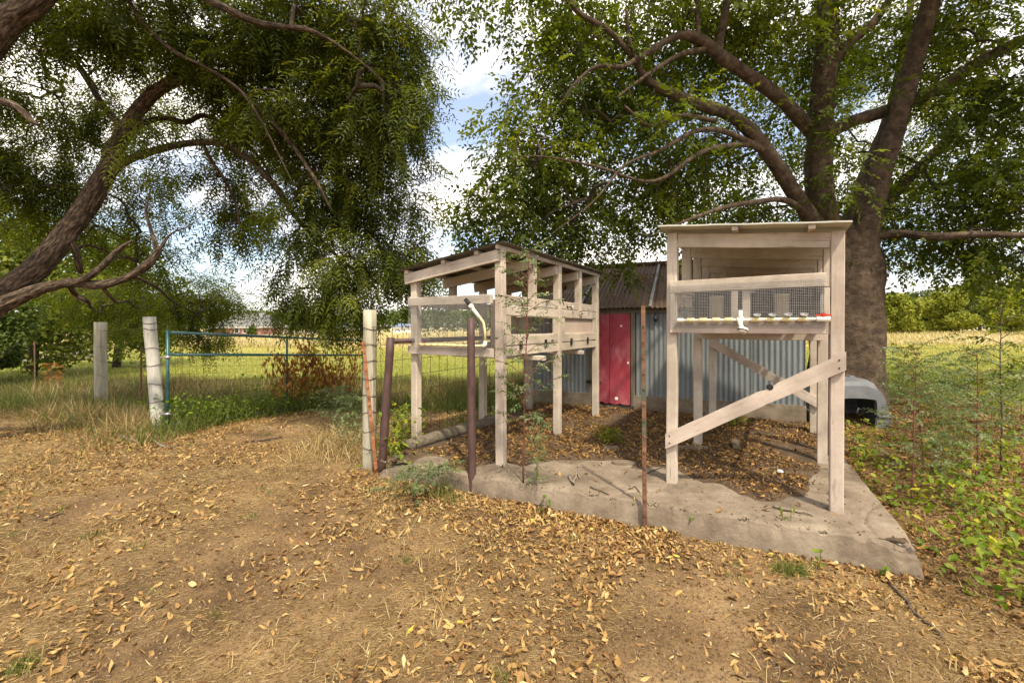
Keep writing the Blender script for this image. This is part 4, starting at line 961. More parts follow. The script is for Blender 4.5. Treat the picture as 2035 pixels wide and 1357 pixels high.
def limb_mesh(pts4, n=14, rough=.06, sub=6, furrow=0):
    """pts4 rows (x, y, z, r): a smooth limb with lumpy, optionally furrowed bark; also returns coordinates that follow the limb"""
    Q = catmull(pts4, sub); m = MB(); m.tube(Q[:, :3], np.maximum(.004, Q[:, 3]), n)
    al = np.concatenate([[0], np.cumsum(np.linalg.norm(np.diff(Q[:, :3], axis=0), axis=1))]); bk = []
    for i, p in enumerate(m.v):
        k = min(i // n, len(Q) - 1); c = Q[k, :3]; r = Q[k, 3]; d = np.array(p) - c; an = 2 * math.pi * (i % n) / n
        b = (math.cos(an) * max(r, .02), math.sin(an) * max(r, .02), al[k]); bk.append(b)
        s = 1 + rough * (mnoise.noise((p[0] * 3.1, p[1] * 3.1, p[2] * 2.2)) * 1.6 + mnoise.noise((p[0] * 11, p[1] * 11, p[2] * 5)) * .7)
        if furrow:
            f1 = mnoise.noise((b[0] * 17, b[1] * 17, b[2] * 4.2)); f2 = mnoise.noise((b[0] * 34 + 9, b[1] * 34, b[2] * 9))
            s += (furrow * (.55 - abs(f1) * 2.2) + furrow * .45 * (.3 - abs(f2))) / max(r, .05)
        m.v[i] = tuple(c + d * s)
    return m, Q, bk

def pix_limb(rows):
    return [(*at(u, v, Y), r) for (u, v, Y, r) in rows]

# leaf sprays: local x along the twig, leaflets to both sides
def spray_pinnate(n=9, L=.19, lw=.0135, ll=.058, droop=.35):
    vs = []; fs = []; k = 0
    for i in range(n):
        s = (i // 2 + 1) / (n // 2 + 1) if i < n - 1 else 1.0; x = L * s; z = -droop * L * s * s
        sd = 0 if i == n - 1 else (1 if i % 2 else -1); a = sd * rad(random.uniform(48, 66)); l = ll * random.uniform(.8, 1.15)
        dx, dy = math.cos(a), math.sin(a); px, py = -dy, dx; tz = -random.uniform(.05, .5) * l
        b = (x, 0, z); tip = (x + dx * l, dy * l, z + tz)
        m1 = (x + dx * l * .42 + px * lw / 2, dy * l * .42 + py * lw / 2, z + tz * .3 + .004); m2 = (x + dx * l * .42 - px * lw / 2, dy * l * .42 - py * lw / 2, z + tz * .3 + .004)
        vs += [b, m1, tip, m2]; fs += [(k, k + 2, k + 1), (k, k + 3, k + 2)]; k += 4
    return np.array(vs), np.array(fs)
def spray_broad(n=8, L=.26, lw=.034, ll=.07):
    vs = []; fs = []; k = 0
    for i in range(n):
        s = (i + 1) / n; x = L * s; z = -.18 * L * s * s; sd = 1 if i % 2 else -1
        a = sd * rad(random.uniform(30, 70)) if i < n - 1 else 0; l = ll * random.uniform(.7, 1.2) * (1 - .25 * (s > .8)); w = lw * l / ll
        dx, dy = math.cos(a), math.sin(a); px, py = -dy, dx; tz = -random.uniform(-.1, .55) * l; rl = random.uniform(-.4, .4) * w
        b = (x, 0, z); tip = (x + dx * l, dy * l, z + tz)
        m1 = (x + dx * l * .4 + px * w / 2, dy * l * .4 + py * w / 2, z + tz * .3 + .005 + rl); m2 = (x + dx * l * .4 - px * w / 2, dy * l * .4 - py * w / 2, z + tz * .3 + .005 - rl)
        vs += [b, m1, tip, m2]; fs += [(k, k + 2, k + 1), (k, k + 3, k + 2)]; k += 4
    return np.array(vs), np.array(fs)
def spray_set(fn, n, **kw):
    a = [fn(**kw) for _ in range(n)]; return np.array([q[0] for q in a]), a[0][1]

def sample_blobs(blobs, back=0., dens=1.):
    out = []
    for (u, v, Y, su, sv, sY, n) in blobs:
        n = int(n * dens); k = (Y + back) / Y; Y = Y + back; su, sv = su, sv
        d = R.randn(n, 3); d /= np.linalg.norm(d, axis=1)[:, None]; rr = R.rand(n) ** .45; d *= rr[:, None]
        Yn = Y + d[:, 2] * sY; c = at(u, v, Y)
        out.append(np.stack([c.x + d[:, 0] * su / F * Y, Yn, c.z - d[:, 1] * sv / F * Y], -1))
    return np.concatenate(out)

def grow_twigs(limbs, C, sag=.12, tip=.0035, power=.46, maxr=.05):
    """join every leaf cluster to the nearest wood, building on twigs already grown; returns a mesh builder of twigs"""
    P = np.concatenate([q[:, :3] for q in limbs]); RL = np.concatenate([q[:, 3] for q in limbs]); nl = len(P)
    nodes = [P]; par = [-1] * nl; allP = P.copy()
    d0 = np.array([np.min(((P - c) ** 2).sum(1)) for c in C]); order = np.argsort(d0); ends = []
    buf = np.zeros((nl + len(C) * 14, 3)); buf[:nl] = P; n = nl
    for ci in order:
        c = C[ci]; dd = np.sqrt(((buf[:n] - c) ** 2).sum(1)); j = int(np.argmin(dd + np.where(buf[:n, 2] > c[2] + .6, .25, 0))); L = dd[j]
        k = int(min(12, max(1, math.ceil(L / .16)))); a = buf[j].copy(); prev = j
        mid = np.array([R.randn() * .05, R.randn() * .05, sag * R.rand() + .03]) * L
        for i in range(1, k + 1):
            f = i / k; p = a + (c - a) * f + mid * 4 * f * (1 - f) + (R.randn(3) * .012 * L if i < k else 0)
            buf[n] = p; par.append(prev); prev = n; n += 1
        ends.append(n - 1)
    cnt = np.zeros(n)
    for e in ends: cnt[e] += 1
    for i in range(n - 1, nl - 1, -1): cnt[par[i]] += cnt[i]
    rad_ = np.minimum(maxr, tip * np.maximum(cnt, 1) ** power)
    vs = []; fs = []; m = 0
    for i in range(nl, n):
        a, b = buf[par[i]], buf[i]; d = b - a; L = np.linalg.norm(d)
        if L < 1e-5: continue
        d /= L; x = np.cross(d, (.3, .2, .93)); x /= (np.linalg.norm(x) + 1e-9); y = np.cross(d, x)
        ra = min(rad_[i] * 1.12, RL[par[i]]) if par[i] < nl else max(rad_[i], min(rad_[par[i]], rad_[i] * 1.3)); rb = rad_[i]; K = 4 if rb < .012 else 6
        for q, r_ in ((a, ra), (b, rb)):
            for t in range(K): an = 2 * math.pi * t / K; vs.append(q + (x * math.cos(an) + y * math.sin(an)) * r_)
        for t in range(K): fs.append((m + t, m + (t + 1) % K, m + K + (t + 1) % K, m + K + t))
        m += 2 * K
    dirs = np.array([buf[e] - buf[par[e]] for e in ends]); dirs /= (np.linalg.norm(dirs, axis=1)[:, None] + 1e-9)
    return np.array(vs), np.array(fs), C[order], dirs

def leaves_at(C, dirs, per, rad_c, tv, tf, size, droop, hang, m=4):
    """every cluster sends out m short twigs; leaf sprays sit alternately along them. Returns leaves and twig mesh"""
    n = len(C); d = np.repeat(dirs, m, 0) * .7 + R.randn(n * m, 3) * .75; d[:, 2] -= hang; d /= np.linalg.norm(d, axis=1)[:, None]
    L = rad_c * R.uniform(.8, 1.9, n * m); c0 = np.repeat(C, m, 0); K = per
    t = np.tile((np.arange(K) + .5) / K, n * m) ** .8; dd = np.repeat(d, K, 0); LL = np.repeat(L, K)
    sagv = np.zeros((len(t), 3)); sagv[:, 2] = -hang * .55 * LL * t * t
    pos = np.repeat(c0, K, 0) + dd * (LL * t)[:, None] + sagv + R.randn(len(t), 3) * .012
    side = np.where(np.tile(np.arange(K), n * m) % 2, 1, -1); yaw = np.arctan2(dd[:, 1], dd[:, 0]) + side * R.uniform(.35, 1.25, len(t)) * (1 - .5 * t)
    pitch = R.uniform(*droop, len(t)) - .5 * np.arcsin(np.clip(dd[:, 2], -1, 1))
    rot = rotm(yaw, pitch, R.randn(len(t)) * .5)
    base = np.repeat(R.rand(n) * .55 + .1, m * K); tint = np.clip(base + R.randn(len(t)) * .17, 0, 1)
    lv = scatter(tv, tf, pos, rot, size * R.uniform(.7, 1.25, len(t)), tint=tint)
    st = np.linspace(0, 1, 4); P = c0[:, None] + d[:, None] * (L[:, None] * st)[..., None]; P[..., 2] -= hang * .55 * L[:, None] * st ** 2
    ring = np.array([(1, 0, 0), (-.5, .87, 0), (-.5, -.87, 0)]) ; V = P[:, :, None] + ring[None, None] * (.0036 - .0022 * st)[None, :, None, None]
    q = np.arange(3); f1 = [[(a * 3 + k, a * 3 + (k + 1) % 3, a * 3 + 3 + (k + 1) % 3, a * 3 + 3 + k) for k in range(3)] for a in range(3)]; f1 = np.array(f1).reshape(-1, 4)
    Fc = f1[None] + (np.arange(n * m) * 12)[:, None, None]
    return lv, (V.reshape(-1, 3), Fc.reshape(-1, 4))

def tree(name, lab, limbs_px, blobs, bark, leafm, per, rad_c, sprays, size, group=None, world_limbs=None, droop=(.1, .9), sag=.12, furrow=.012, back=0., dens=1., thin=1., hang=.3):
    limbs = [(nm, [(*q[:3], q[3] * (thin if nm == 'trunk' or q[3] > .05 else .85)) for q in pix_limb(r)]) for nm, r in limbs_px] + (world_limbs or [])
    base = limbs[0][1][0]; root = empty(name, (base[0], base[1], base[2])); tag(root, lab, 'tree', group)
    inv = Matrix.Translation((-base[0], -base[1], -base[2])); Qs = []
    for nm, rows in limbs:
        big = rows[0][3] > .1; m, Q, bk = limb_mesh(rows, 64 if rows[0][3] > .2 else 40 if big else 10, .06, 22 if rows[0][3] > .2 else 12 if big else 6, furrow if big else 0); Qs.append(Q[::3] if big else Q)
        o = m.build(nm, bark, None, True); o.parent = root
        at_ = o.data.attributes.new('bk', 'FLOAT_VECTOR', 'POINT'); at_.data.foreach_set('vector', np.array(bk, np.float32).ravel()); o.matrix_parent_inverse = inv
    C = sample_blobs(blobs, back, dens); tv_, tf_, Cc, D = grow_twigs([q for q in Qs], C, sag)
    o = np_mesh('twigs', tv_, tf_, M['twig'], k=4, smooth=True); o.parent = root; o.matrix_parent_inverse = inv
    (v, f, t), (tw, twf) = leaves_at(Cc, D, per, rad_c, sprays[0], sprays[1], size, droop, hang)
    o = np_mesh('fine_twigs', tw, twf, M['twig'], k=4); o.parent = root; o.matrix_parent_inverse = inv; tag(o, kind='stuff')
    o = np_mesh('crown', v, f, leafm, None, t); o.parent = root; o.matrix_parent_inverse = inv
    return root, len(f)

SPR_P = spray_set(spray_pinnate, 8); SPR_B = spray_set(spray_broad, 8)

left_limbs = [
 ('trunk', [(-400, 910, 5.0, .36), (-330, 840, 5.05, .30), (-200, 745, 5.2, .25), (-80, 655, 5.4, .225), (0, 590, 5.6, .205), (75, 530, 5.7, .185), (150, 440, 5.9, .168), (205, 355, 6.0, .155), (240, 275, 6.0, .125), (292, 198, 5.9, .105), (355, 155, 5.8, .09)]),
 ('limb', [(345, 162, 5.8, .08), (400, 152, 5.75, .06), (450, 160, 5.7, .05), (540, 240, 5.6, .04), (610, 330, 5.5, .03), (660, 420, 5.5, .012)]),
 ('limb', [(345, 160, 5.8, .06), (352, 118, 5.8, .045), (345, 60, 5.7, .04), (330, -60, 5.6, .035), (300, -220, 5.5, .02)]),
 ('limb', [(215, 345, 6.0, .10), (255, 318, 6.0, .075), (320, 296, 6.1, .068), (385, 284, 6.2, .065), (440, 286, 6.2, .064), (490, 312, 6.2, .062), (545, 368, 6.2, .05), (595, 440, 6.3, .04), (660, 500, 6.3, .03), (750, 575, 6.4, .012)]),
 ('limb', [(245, 280, 6.0, .09), (280, 248, 6.2, .06), (325, 235, 6.4, .052), (370, 243, 6.5, .045), (405, 230, 6.6, .04), (455, 255, 6.7, .032), (520, 320, 6.7, .02), (560, 400, 6.7, .01)]),
 ('limb', [(-80, 665, 5.4, .17), (0, 610, 5.45, .135), (60, 582, 5.5, .10), (130, 563, 5.5, .078), (200, 566, 5.5, .07), (260, 548, 5.5, .066), (300, 520, 5.5, .062), (318, 495, 5.5, .045)]),
 ('limb', [(314, 500, 5.5, .034), (298, 450, 5.5, .024), (290, 420, 5.5, .02), (300, 375, 5.5, .008)]),
 ('limb', [(315, 498, 5.5, .026), (340, 465, 5.5, .014), (375, 450, 5.5, .008), (402, 428, 5.5, .004)]),
 ('limb', [(130, 566, 5.5, .05), (165, 556, 5.45, .05), (200, 532, 5.45, .045), (234, 498, 5.45, .034), (262, 478, 5.45, .010)]),
 ('limb', [(240, 252, 6.0, .06), (205, 210, 6.1, .05), (180, 170, 6.2, .042), (150, 130, 6.3, .035), (110, 112, 6.3, .03), (60, 92, 6.4, .024), (-20, 50, 6.4, .015)]),
 ('limb', [(240, -40, 4.9, .028), (262, 12, 5.0, .027), (300, 62, 5.0, .026), (350, 105, 5.0, .024), (420, 140, 5.1, .022), (475, 178, 5.1, .018), (510, 225, 5.1, .015), (550, 300, 5.2, .011), (580, 360, 5.2, .006)]),
 ('limb', [(300, -80, 4.5, .055), (390, -15, 4.6, .048), (450, 18, 4.6, .045), (510, 45, 4.7, .04), (570, 55, 4.8, .034), (620, 62, 4.8, .025), (700, 110, 4.9, .014), (780, 180, 5, .006)]),
 ('limb', [(-330, 340, 4.6, .22), (-150, 215, 4.5, .2), (-30, 95, 4.5, .17), (20, 40, 4.5, .155), (80, -5, 4.5, .14), (180, -110, 4.6, .11), (300, -280, 4.8, .06)]),
 ('limb', [(-140, 240, 4.5, .07), (-40, 200, 4.5, .045), (20, 206, 4.5, .042), (48, 225, 4.5, .04), (62, 240, 4.5, .036), (78, 250, 4.5, .02)]),
 ('limb', [(-360, 870, 5.05, .3), (-420, 640, 4.9, .27), (-390, 420, 4.7, .24), (-300, 320, 4.6, .22)]),
 ('limb', [(135, 560, 5.6, .04), (150, 585, 5.8, .035), (175, 600, 6.0, .028), (180, 610, 7.6, .022), (200, 625, 9.3, .01)]),
 ('limb', [(200, 566, 5.5, .03), (230, 600, 5.9, .022), (255, 600, 7.4, .02), (280, 620, 9.2, .01)]),
 ('limb', [(262, 548, 5.5, .03), (310, 570, 6.0, .022), (345, 600, 7.2, .018), (395, 625, 8.2, .008)]),
 ('limb', [(140, 480, 5.85, .05), (150, 500, 5.9, .05), (160, 540, 6.1, .04), (150, 500, 6.4, .03), (180, 488, 6.6, .025), (230, 510, 6.8, .012)]),
 ('limb', [(405, 288, 6.2, .03), (420, 320, 6.3, .028), (445, 355, 6.4, .025), (470, 410, 6.4, .02), (478, 460, 6.4, .01)]),
]
left_blobs = [(110, 40, 5.3, 130, 60, .9, 56), (300, 45, 5.2, 130, 50, .8, 58), (470, 90, 5.5, 110, 90, 1, 78), (640, 80, 5.4, 130, 90, 1, 92), (840, 180, 5.6, 40, 60, .5, 9), (180, 190, 6.5, 60, 50, .6, 14), (280, 180, 6.8, 50, 40, .5, 10), (420, 220, 6.8, 50, 50, .5, 16), (300, 380, 7.2, 70, 50, .6, 14), (480, 400, 7.0, 60, 70, .6, 18), (820, 400, 6.2, 40, 50, .5, 9), (830, 570, 6.4, 45, 40, .5, 12), (770, 60, 5.2, 65, 65, .8, 40),
  (752, 205, 5.5, 75, 75, .8, 66), (630, 240, 5.9, 120, 80, 1, 82), (500, 220, 6.4, 90, 70, .8, 50), (800, 280, 5.5, 35, 50, .6, 12), (700, 360, 6, 95, 65, .8, 56),
  (620, 440, 6.2, 60, 60, .7, 34), (690, 530, 6.2, 75, 55, .7, 42), (600, 590, 6.3, 45, 45, .5, 24), (700, 600, 6.1, 55, 45, .6, 26), (790, 510, 6.2, 60, 45, .6, 32), (840, 500, 6.2, 25, 30, .4, 4),
  (440, 350, 6.5, 40, 45, .5, 14), (470, 450, 6.5, 28, 40, .4, 10), (550, 320, 6.4, 50, 40, .5, 18), (40, 190, 6.0, 80, 60, .8, 30), (60, 340, 6.4, 85, 80, .8, 62), (150, 250, 6.4, 40, 50, .6, 16), (200, 60, 5.5, 40, 40, .5, 8),
  (130, 430, 7.2, 100, 60, .9, 40), (290, 430, 6.8, 40, 40, .5, 9), (330, 330, 6.6, 40, 30, .4, 6), (240, 590, 9.6, 150, 45, .8, 75), (395, 595, 8.4, 75, 50, .7, 50), (410, 650, 8.3, 45, 20, .4, 12), (270, 640, 9.8, 80, 24, .5, 18), (300, 510, 7, 60, 40, .5, 16),
  (150, -140, 5.4, 260, 110, 1.4, 60), (600, -130, 5.2, 300, 110, 1.4, 90), (-250, 150, 5.5, 200, 250, 1.5, 60), (560, 500, 6.5, 20, 30, .3, 3), (740, 440, 6.2, 60, 40, .6, 22), (0, -350, 4.0, 320, 150, 1, 60), (400, -380, 4.2, 300, 140, 1, 60), (300, 250, 5.3, 60, 60, .3, 8)]  # highest blobs: unseen crown added above the view to shade trunk and field
_, nl_ = tree('leaning_shade_tree', 'leaning tree with rough bark and feathery drooping leaves at left', left_limbs, left_blobs, M['bark'], M['leaf_left'], 5, .27, SPR_P, 1.38, droop=(.1, 1.0), furrow=.014, back=.3, dens=.9, thin=.72, hang=.28)

right_limbs = [
 ('trunk', [(1676, 832, 7.7, .86), (1676, 800, 7.7, .74), (1678, 745, 7.7, .65), (1682, 680, 7.7, .60), (1690, 600, 7.7, .555), (1692, 530, 7.7, .53), (1686, 480, 7.7, .47), (1680, 440, 7.7, .30)]),
 ('limb', [(1668, 540, 7.65, .34), (1640, 450, 7.5, .27), (1628, 360, 7.3, .235), (1630, 250, 7.1, .205), (1640, 130, 6.9, .185), (1645, 0, 6.7, .165), (1650, -150, 6.6, .14), (1640, -380, 6.5, .07)]),
 ('limb', [(1705, 540, 7.6, .36), (1722, 440, 7.4, .24), (1750, 350, 7.15, .175), (1790, 220, 6.9, .155), (1822, 100, 6.7, .148), (1852, -10, 6.5, .13), (1890, -220, 6.3, .08)]),
 ('limb', [(1690, 490, 7.9, .30), (1706, 400, 8.1, .2), (1740, 310, 8.3, .15), (1775, 210, 8.6, .12), (1800, 80, 8.8, .08), (1820, -80, 9, .04)]),
 ('limb', [(1640, 268, 7.2, .13), (1690, 243, 7.2, .115), (1770, 218, 7.2, .11), (1850, 185, 7.1, .108), (1920, 140, 7.0, .10), (2000, 95, 6.9, .095), (2100, 50, 6.8, .07)]),
 ('limb', [(1644, 135, 6.9, .11), (1690, 85, 6.85, .085), (1740, 40, 6.75, .07), (1800, -50, 6.7, .04)]),
 ('limb', [(1700, 475, 7.5, .13), (1780, 465, 7.2, .08), (1860, 470, 6.7, .065), (1950, 466, 6.4, .055), (2060, 470, 6.1, .04), (2160, 480, 6, .02)]),
 ('limb', [(1725, 440, 7.9, .16), (1800, 360, 8.2, .11), (1860, 300, 8.4, .09), (1930, 230, 8.6, .06), (2000, 180, 8.8, .03)]),
 ('limb', [(1655, 500, 7.6, .22), (1605, 425, 7.3, .15), (1550, 340, 6.9, .125), (1500, 270, 6.6, .112), (1450, 228, 6.4, .10), (1385, 206, 6.2, .085), (1320, 180, 6.0, .07), (1283, 156, 5.9, .06), (1265, 125, 5.8, .045), (1250, 80, 5.7, .035), (1245, 20, 5.6, .02)]),
 ('limb', [(1628, 280, 7.2, .13), (1560, 205, 6.8, .11), (1480, 145, 6.4, .10), (1432, 113, 6.2, .095), (1392, 80, 6.0, .085), (1357, 70, 5.9, .06), (1325, 82, 5.8, .05), (1274, 113, 5.7, .042), (1235, 133, 5.6, .034), (1182, 134, 5.5, .026), (1140, 170, 5.4, .018), (1112, 210, 5.4, .008)]),
 ('limb', [(1425, 112, 6.2, .08), (1432, 70, 6.2, .065), (1440, 30, 6.1, .06), (1450, -60, 6.1, .05), (1440, -200, 6.0, .03)]),
 ('limb', [(1400, 98, 6.05, .045), (1350, 110, 5.9, .038), (1300, 140, 5.8, .032), (1255, 172, 5.7, .022), (1225, 195, 5.6, .01)]),
 ('limb', [(1388, 84, 6.0, .045), (1386, 40, 5.95, .036), (1385, -40, 5.9, .03), (1370, -200, 5.8, .015)]),
 ('limb', [(1612, 430, 7.3, .08), (1560, 398, 7.0, .055), (1500, 402, 6.7, .046), (1440, 412, 6.4, .038), (1360, 440, 6.1, .022), (1290, 470, 6.0, .008)]),
 ('limb', [(1100, -40, 5.4, .032), (1150, 25, 5.5, .036), (1210, 62, 5.6, .04), (1262, 120, 5.8, .045)]),
 ('limb', [(1520, 300, 6.7, .07), (1440, 262, 6.3, .045), (1380, 262, 6.1, .038), (1310, 300, 5.9, .028), (1240, 330, 5.8, .02), (1180, 400, 5.7, .014), (1090, 470, 5.7, .006)]),
 ('limb', [(1500, 285, 6.6, .055), (1400, 300, 6.2, .04), (1300, 360, 6.0, .028), (1180, 330, 5.7, .02), (1060, 310, 5.6, .01), (990, 330, 5.5, .006)]),
 ('limb', [(1420, 240, 6.3, .045), (1350, 230, 6.1, .036), (1290, 250, 5.9, .03), (1240, 210, 5.8, .02)]),
]
right_blobs = [(1115, 50, 5.5, 80, 55, .8, 36), (1190, 190, 5.8, 140, 90, 1, 92), (1065, 335, 5.9, 95, 70, 1, 62), (965, 425, 6.2, 65, 55, .8, 28), (1090, 430, 6.4, 110, 55, 1, 46), (1010, 215, 5.6, 30, 30, .4, 5),
  (1250, 380, 6.8, 150, 90, 1.2, 88), (1400, 320, 7, 150, 100, 1.3, 84), (1330, 70, 6, 150, 75, 1.2, 76), (1500, 70, 6.2, 120, 75, 1.3, 66), (1480, 420, 8, 150, 45, 1.2, 44), (1180, 490, 6.6, 120, 30, .8, 26), (935, 15, 5.4, 40, 20, .4, 5),
  (1700, 90, 8.3, 150, 90, 1.2, 60), (1860, 90, 6.9, 110, 90, 1.2, 80), (1990, 190, 6.2, 80, 110, 1, 74), (1850, 330, 7.6, 120, 80, 1.2, 66), (1990, 370, 6.2, 80, 80, 1, 58), (1800, 420, 7, 80, 45, .8, 26), (1890, 478, 6.4, 80, 34, .7, 24), (2000, 480, 6.1, 60, 44, .7, 24), (1785, 510, 7.0, 35, 40, .5, 8), (1960, 530, 6.2, 60, 14, .4, 5),
  (1560, 330, 9.0, 170, 120, 1, 50), (1300, -140, 6.4, 330, 110, 1.8, 80), (1750, -170, 6.6, 300, 110, 2, 80), (1010, -70, 5.6, 130, 50, .8, 24), (1500, 180, 10, 250, 140, 1, 60), (1850, 250, 10.2, 170, 150, 1, 50), (2180, 250, 6.3, 120, 250, 1.4, 50), (1720, 480, 7.0, 40, 30, .3, 8), (1640, 60, 6.2, 60, 60, .6, 20), (1600, 180, 6.6, 50, 60, .4, 12),
  (2100, -190, 4.9, 260, 120, 1, 85), (1900, -270, 5.6, 260, 120, 1, 85), (1650, -380, 4.5, 300, 140, 1, 85), (1350, -350, 4.7, 260, 120, 1, 60), (1330, 250, 5.2, 50, 40, .4, 6), (1700, 330, 6.0, 30, 50, .3, 6), (1880, 170, 5.9, 60, 40, .3, 10), (1650, 210, 6.0, 30, 60, .3, 7)]  # blobs far above the frame are extra crown, put there to shade the limbs
_, nr_ = tree('spreading_shade_tree', 'large many-stemmed tree with smooth grey trunk behind the braced hutch', right_limbs, right_blobs, M['bark_smooth'], M['leaf_right'], 3, .38, SPR_B, 1.25, droop=(-.1, .8), furrow=.008, back=.75, dens=.92, thin=.86, hang=.15)
print('LEAF TRIS', nl_, nr_)

# ------------------------------------------------------------------ background: trees beyond the fence, far wood, houses
def far_tree(u, Y, wid, top_v, leafm, lab, n=6500, fs=.5, base_z=-.35, name='field_tree', group='trees across the field', lump=9, dep=None):
    c = at(u, 650, Y); H = CAMH - (top_v - CV) / F * Y - base_z; Wd = wid / F * Y; root = empty(name, (c.x, Y, base_z)); tag(root, lab, 'tree', group)
    m = MB(); m.tube([(0, 0, -.3), (.03 * H, 0, H * .22), (-.02 * H, .02 * H, H * .5), (.02 * H, 0, H * .8)], [H * .03, H * .024, H * .016, H * .006], 7)
    for k in range(5):
        a = k * 1.3; m.tube([(0, 0, H * (.2 + .07 * k)), (math.cos(a) * Wd * .2, math.sin(a) * Wd * .2, H * (.4 + .06 * k)), (math.cos(a) * Wd * .36, math.sin(a) * Wd * .36, H * (.5 + .07 * k))], [H * .014, H * .009, H * .003], 5)
    m.build('trunk', M['twig'], root, True)
    H *= 1.12; cs = []
    for k in range(lump + 4):
        a = R.rand() * 6.28; rr = R.rand() ** .5 * .34 * Wd; zz = H * R.uniform(.16, .84); cs.append((rr * math.cos(a), rr * math.sin(a), zz, Wd * R.uniform(.17, .28) * (1.1 - .5 * zz / H), H * R.uniform(.14, .22)))
    cs.append((0, 0, H * .84, Wd * .22, H * .16))
    idx = R.randint(0, len(cs), n); d = R.randn(n, 3); d /= np.linalg.norm(d, axis=1)[:, None]; d *= (R.rand(n) ** .28)[:, None]
    cs = np.array(cs); P = cs[idx, :3] + d * np.stack([cs[idx, 3], cs[idx, 3], cs[idx, 4]], -1)
    tri = np.array([[(-.5, -.32, 0), (.5, 0, .05), (-.4, .34, .02), (0.05, .0, -.3)]]); tf = np.array([(0, 1, 2), (0, 3, 1)])
    v, f, t = scatter(tri, tf, P, rotm(R.rand(n) * 6.28, R.randn(n) * .7, R.randn(n) * .7), fs * R.uniform(.6, 1.4, n), tint=np.clip(.5 + .22 * R.randn(n) + .2 * (R.rand(len(cs)) - .5)[idx], 0, 1))
    np_mesh('crown', v, f, leafm, root, t)
    return root
far_tree(1790, 78, 76, 592, M['leaf_far_y'], 'low round yellow-green tree just right of the big trunk')
far_tree(1886, 84, 116, 578, M['leaf_far_y'], 'broad yellow-green tree in the middle of the right field edge')
far_tree(2008, 80, 120, 583, M['leaf_far_y'], 'yellow-green tree at the right edge behind the tall sapling')
far_tree(1765, 100, 90, 590, M['leaf_far_g'], 'dark green tree showing between trunk and low round tree')
far_tree(1840, 104, 90, 585, M['leaf_far_g'], 'dark green tree behind the gap between the two nearer trees')
far_tree(1945, 100, 110, 566, M['leaf_far_g'], 'tall dark green tree behind the broad yellow-green one')
far_tree(2040, 102, 120, 562, M['leaf_far_g'], 'tall dark green tree cut by the right picture edge')
far_tree(546, 96, 32, 640, M['leaf_far_y'], 'small yellow-green tree right of the brick house', 1200, .3)
far_tree(500, 80, 26, 648, M['leaf_far_g'], 'small dark bush tree at the brick house corner', 1000, .25)
far_tree(580, 100, 26, 643, M['leaf_far_g'], 'small rounded tree in front of the far board fence', 900, .3)
far_tree(60, 15, 330, 440, M['leaf_back'], 'bright bushy tree beyond the barbed wire at far left', 9000, .17, -.3, 'bushy_tree', None, 16)
far_tree(230, 19, 240, 470, M['leaf_back'], 'pale green bushy tree behind the leaning trunk', 7000, .17, -.3, 'bushy_tree', None, 14)
far_tree(-20, 12, 160, 590, M['leaf_far_g'], 'low dark green bush at the left picture edge', 5000, .12, -.3, 'dark_bush', None, 12)

def wood_mass():
    n = 42000; x = R.uniform(-230, 230, n); y = 150 + R.rand(n) * 30 - .0 * x
    h = 6.5 + 5.0 * smooth01(x / 90) + 3.2 * (vnoise(x, y * .2, .07, 41) - .4) + 2.2 * (vnoise(x, y, .25, 42) - .5)
    z = -.4 + h * R.rand(n) ** .6
    tri = np.array([[(-.5, -.32, 0), (.5, 0, .05), (-.4, .34, .02), (0.05, .0, -.3)]]); tf = np.array([(0, 1, 2), (0, 3, 1)])
    v, f, t = scatter(tri, tf, np.stack([x, y, z], -1), rotm(R.rand(n) * 6.28, R.randn(n) * .6, R.randn(n) * .6), R.uniform(.7, 1.7, n), tint=np.clip(.45 + .5 * (vnoise(x, y, .12, 43) - .5) + .16 * R.randn(n), 0, 1))
    tag(np_mesh('distant_wood', v, f, M['leaf_far_g'], None, t), 'dark green wood along the far side of the field', 'wood', kind='stuff')
wood_mass()

def house(name, u0, u1, Y, ve, vr, wallm, roofm, lab, hip=.25, dep=9, base=-1.2, wins=(), chim=None, rot=0):
    a = at(u0, ve, Y); b = at(u1, ve, Y); W = b.x - a.x; ze = a.z; zr = CAMH - (vr - CV) / F * (Y + dep / 2)
    root = empty(name, (a.x, Y, 0), rot); tag(root, lab, 'house', 'houses across the field')
    MB().box((.4, .4, base), (W - .4, dep - .4, ze - .12)).build('wall', wallm, root)
    MB().box((0, -.02, ze - .28), (W, .1, ze + .02)).build('fascia', M['white'], root); MB().box((W - .1, .1, ze - .28), (W, dep, ze + .02)).build('fascia', M['white'], root)
    hx = W * hip
    rf = MB().add([(-.1, -.15, ze), (W + .1, -.15, ze), (W + .1, dep + .15, ze), (-.1, dep + .15, ze), (hx, dep / 2, zr), (W - hx, dep / 2, zr)],
        [(0, 1, 5, 4), (1, 2, 5), (2, 3, 4, 5), (3, 0, 4), (0, 3, 2, 1)]).build('roof', roofm, root)
    for (x, w, z0, z1) in wins:
        wn_ = MB().box((x, .36, z0), (x + w, .41, z1)).build('window', M['white'], root); MB().box((x + .1, .33, z0 + .1), (x + w - .1, .357, z1 - .1)).build('pane', M['darkglass'], wn_)
    if chim: MB().box((chim[0], dep * .2, ze), (chim[0] + chim[1], dep * .2 + .8, chim[2])).build('chimney', M['darkglass'], rf)
    return root
house('brick_house', 418, 520, 84, 648.5, 622, M['brick'], M['shingle_grey'], 'pink brick house with a grey roof behind the gate', .22, 10, wins=((4.4, .9, .2, 1.3), (6.0, .8, .2, 1.3)))
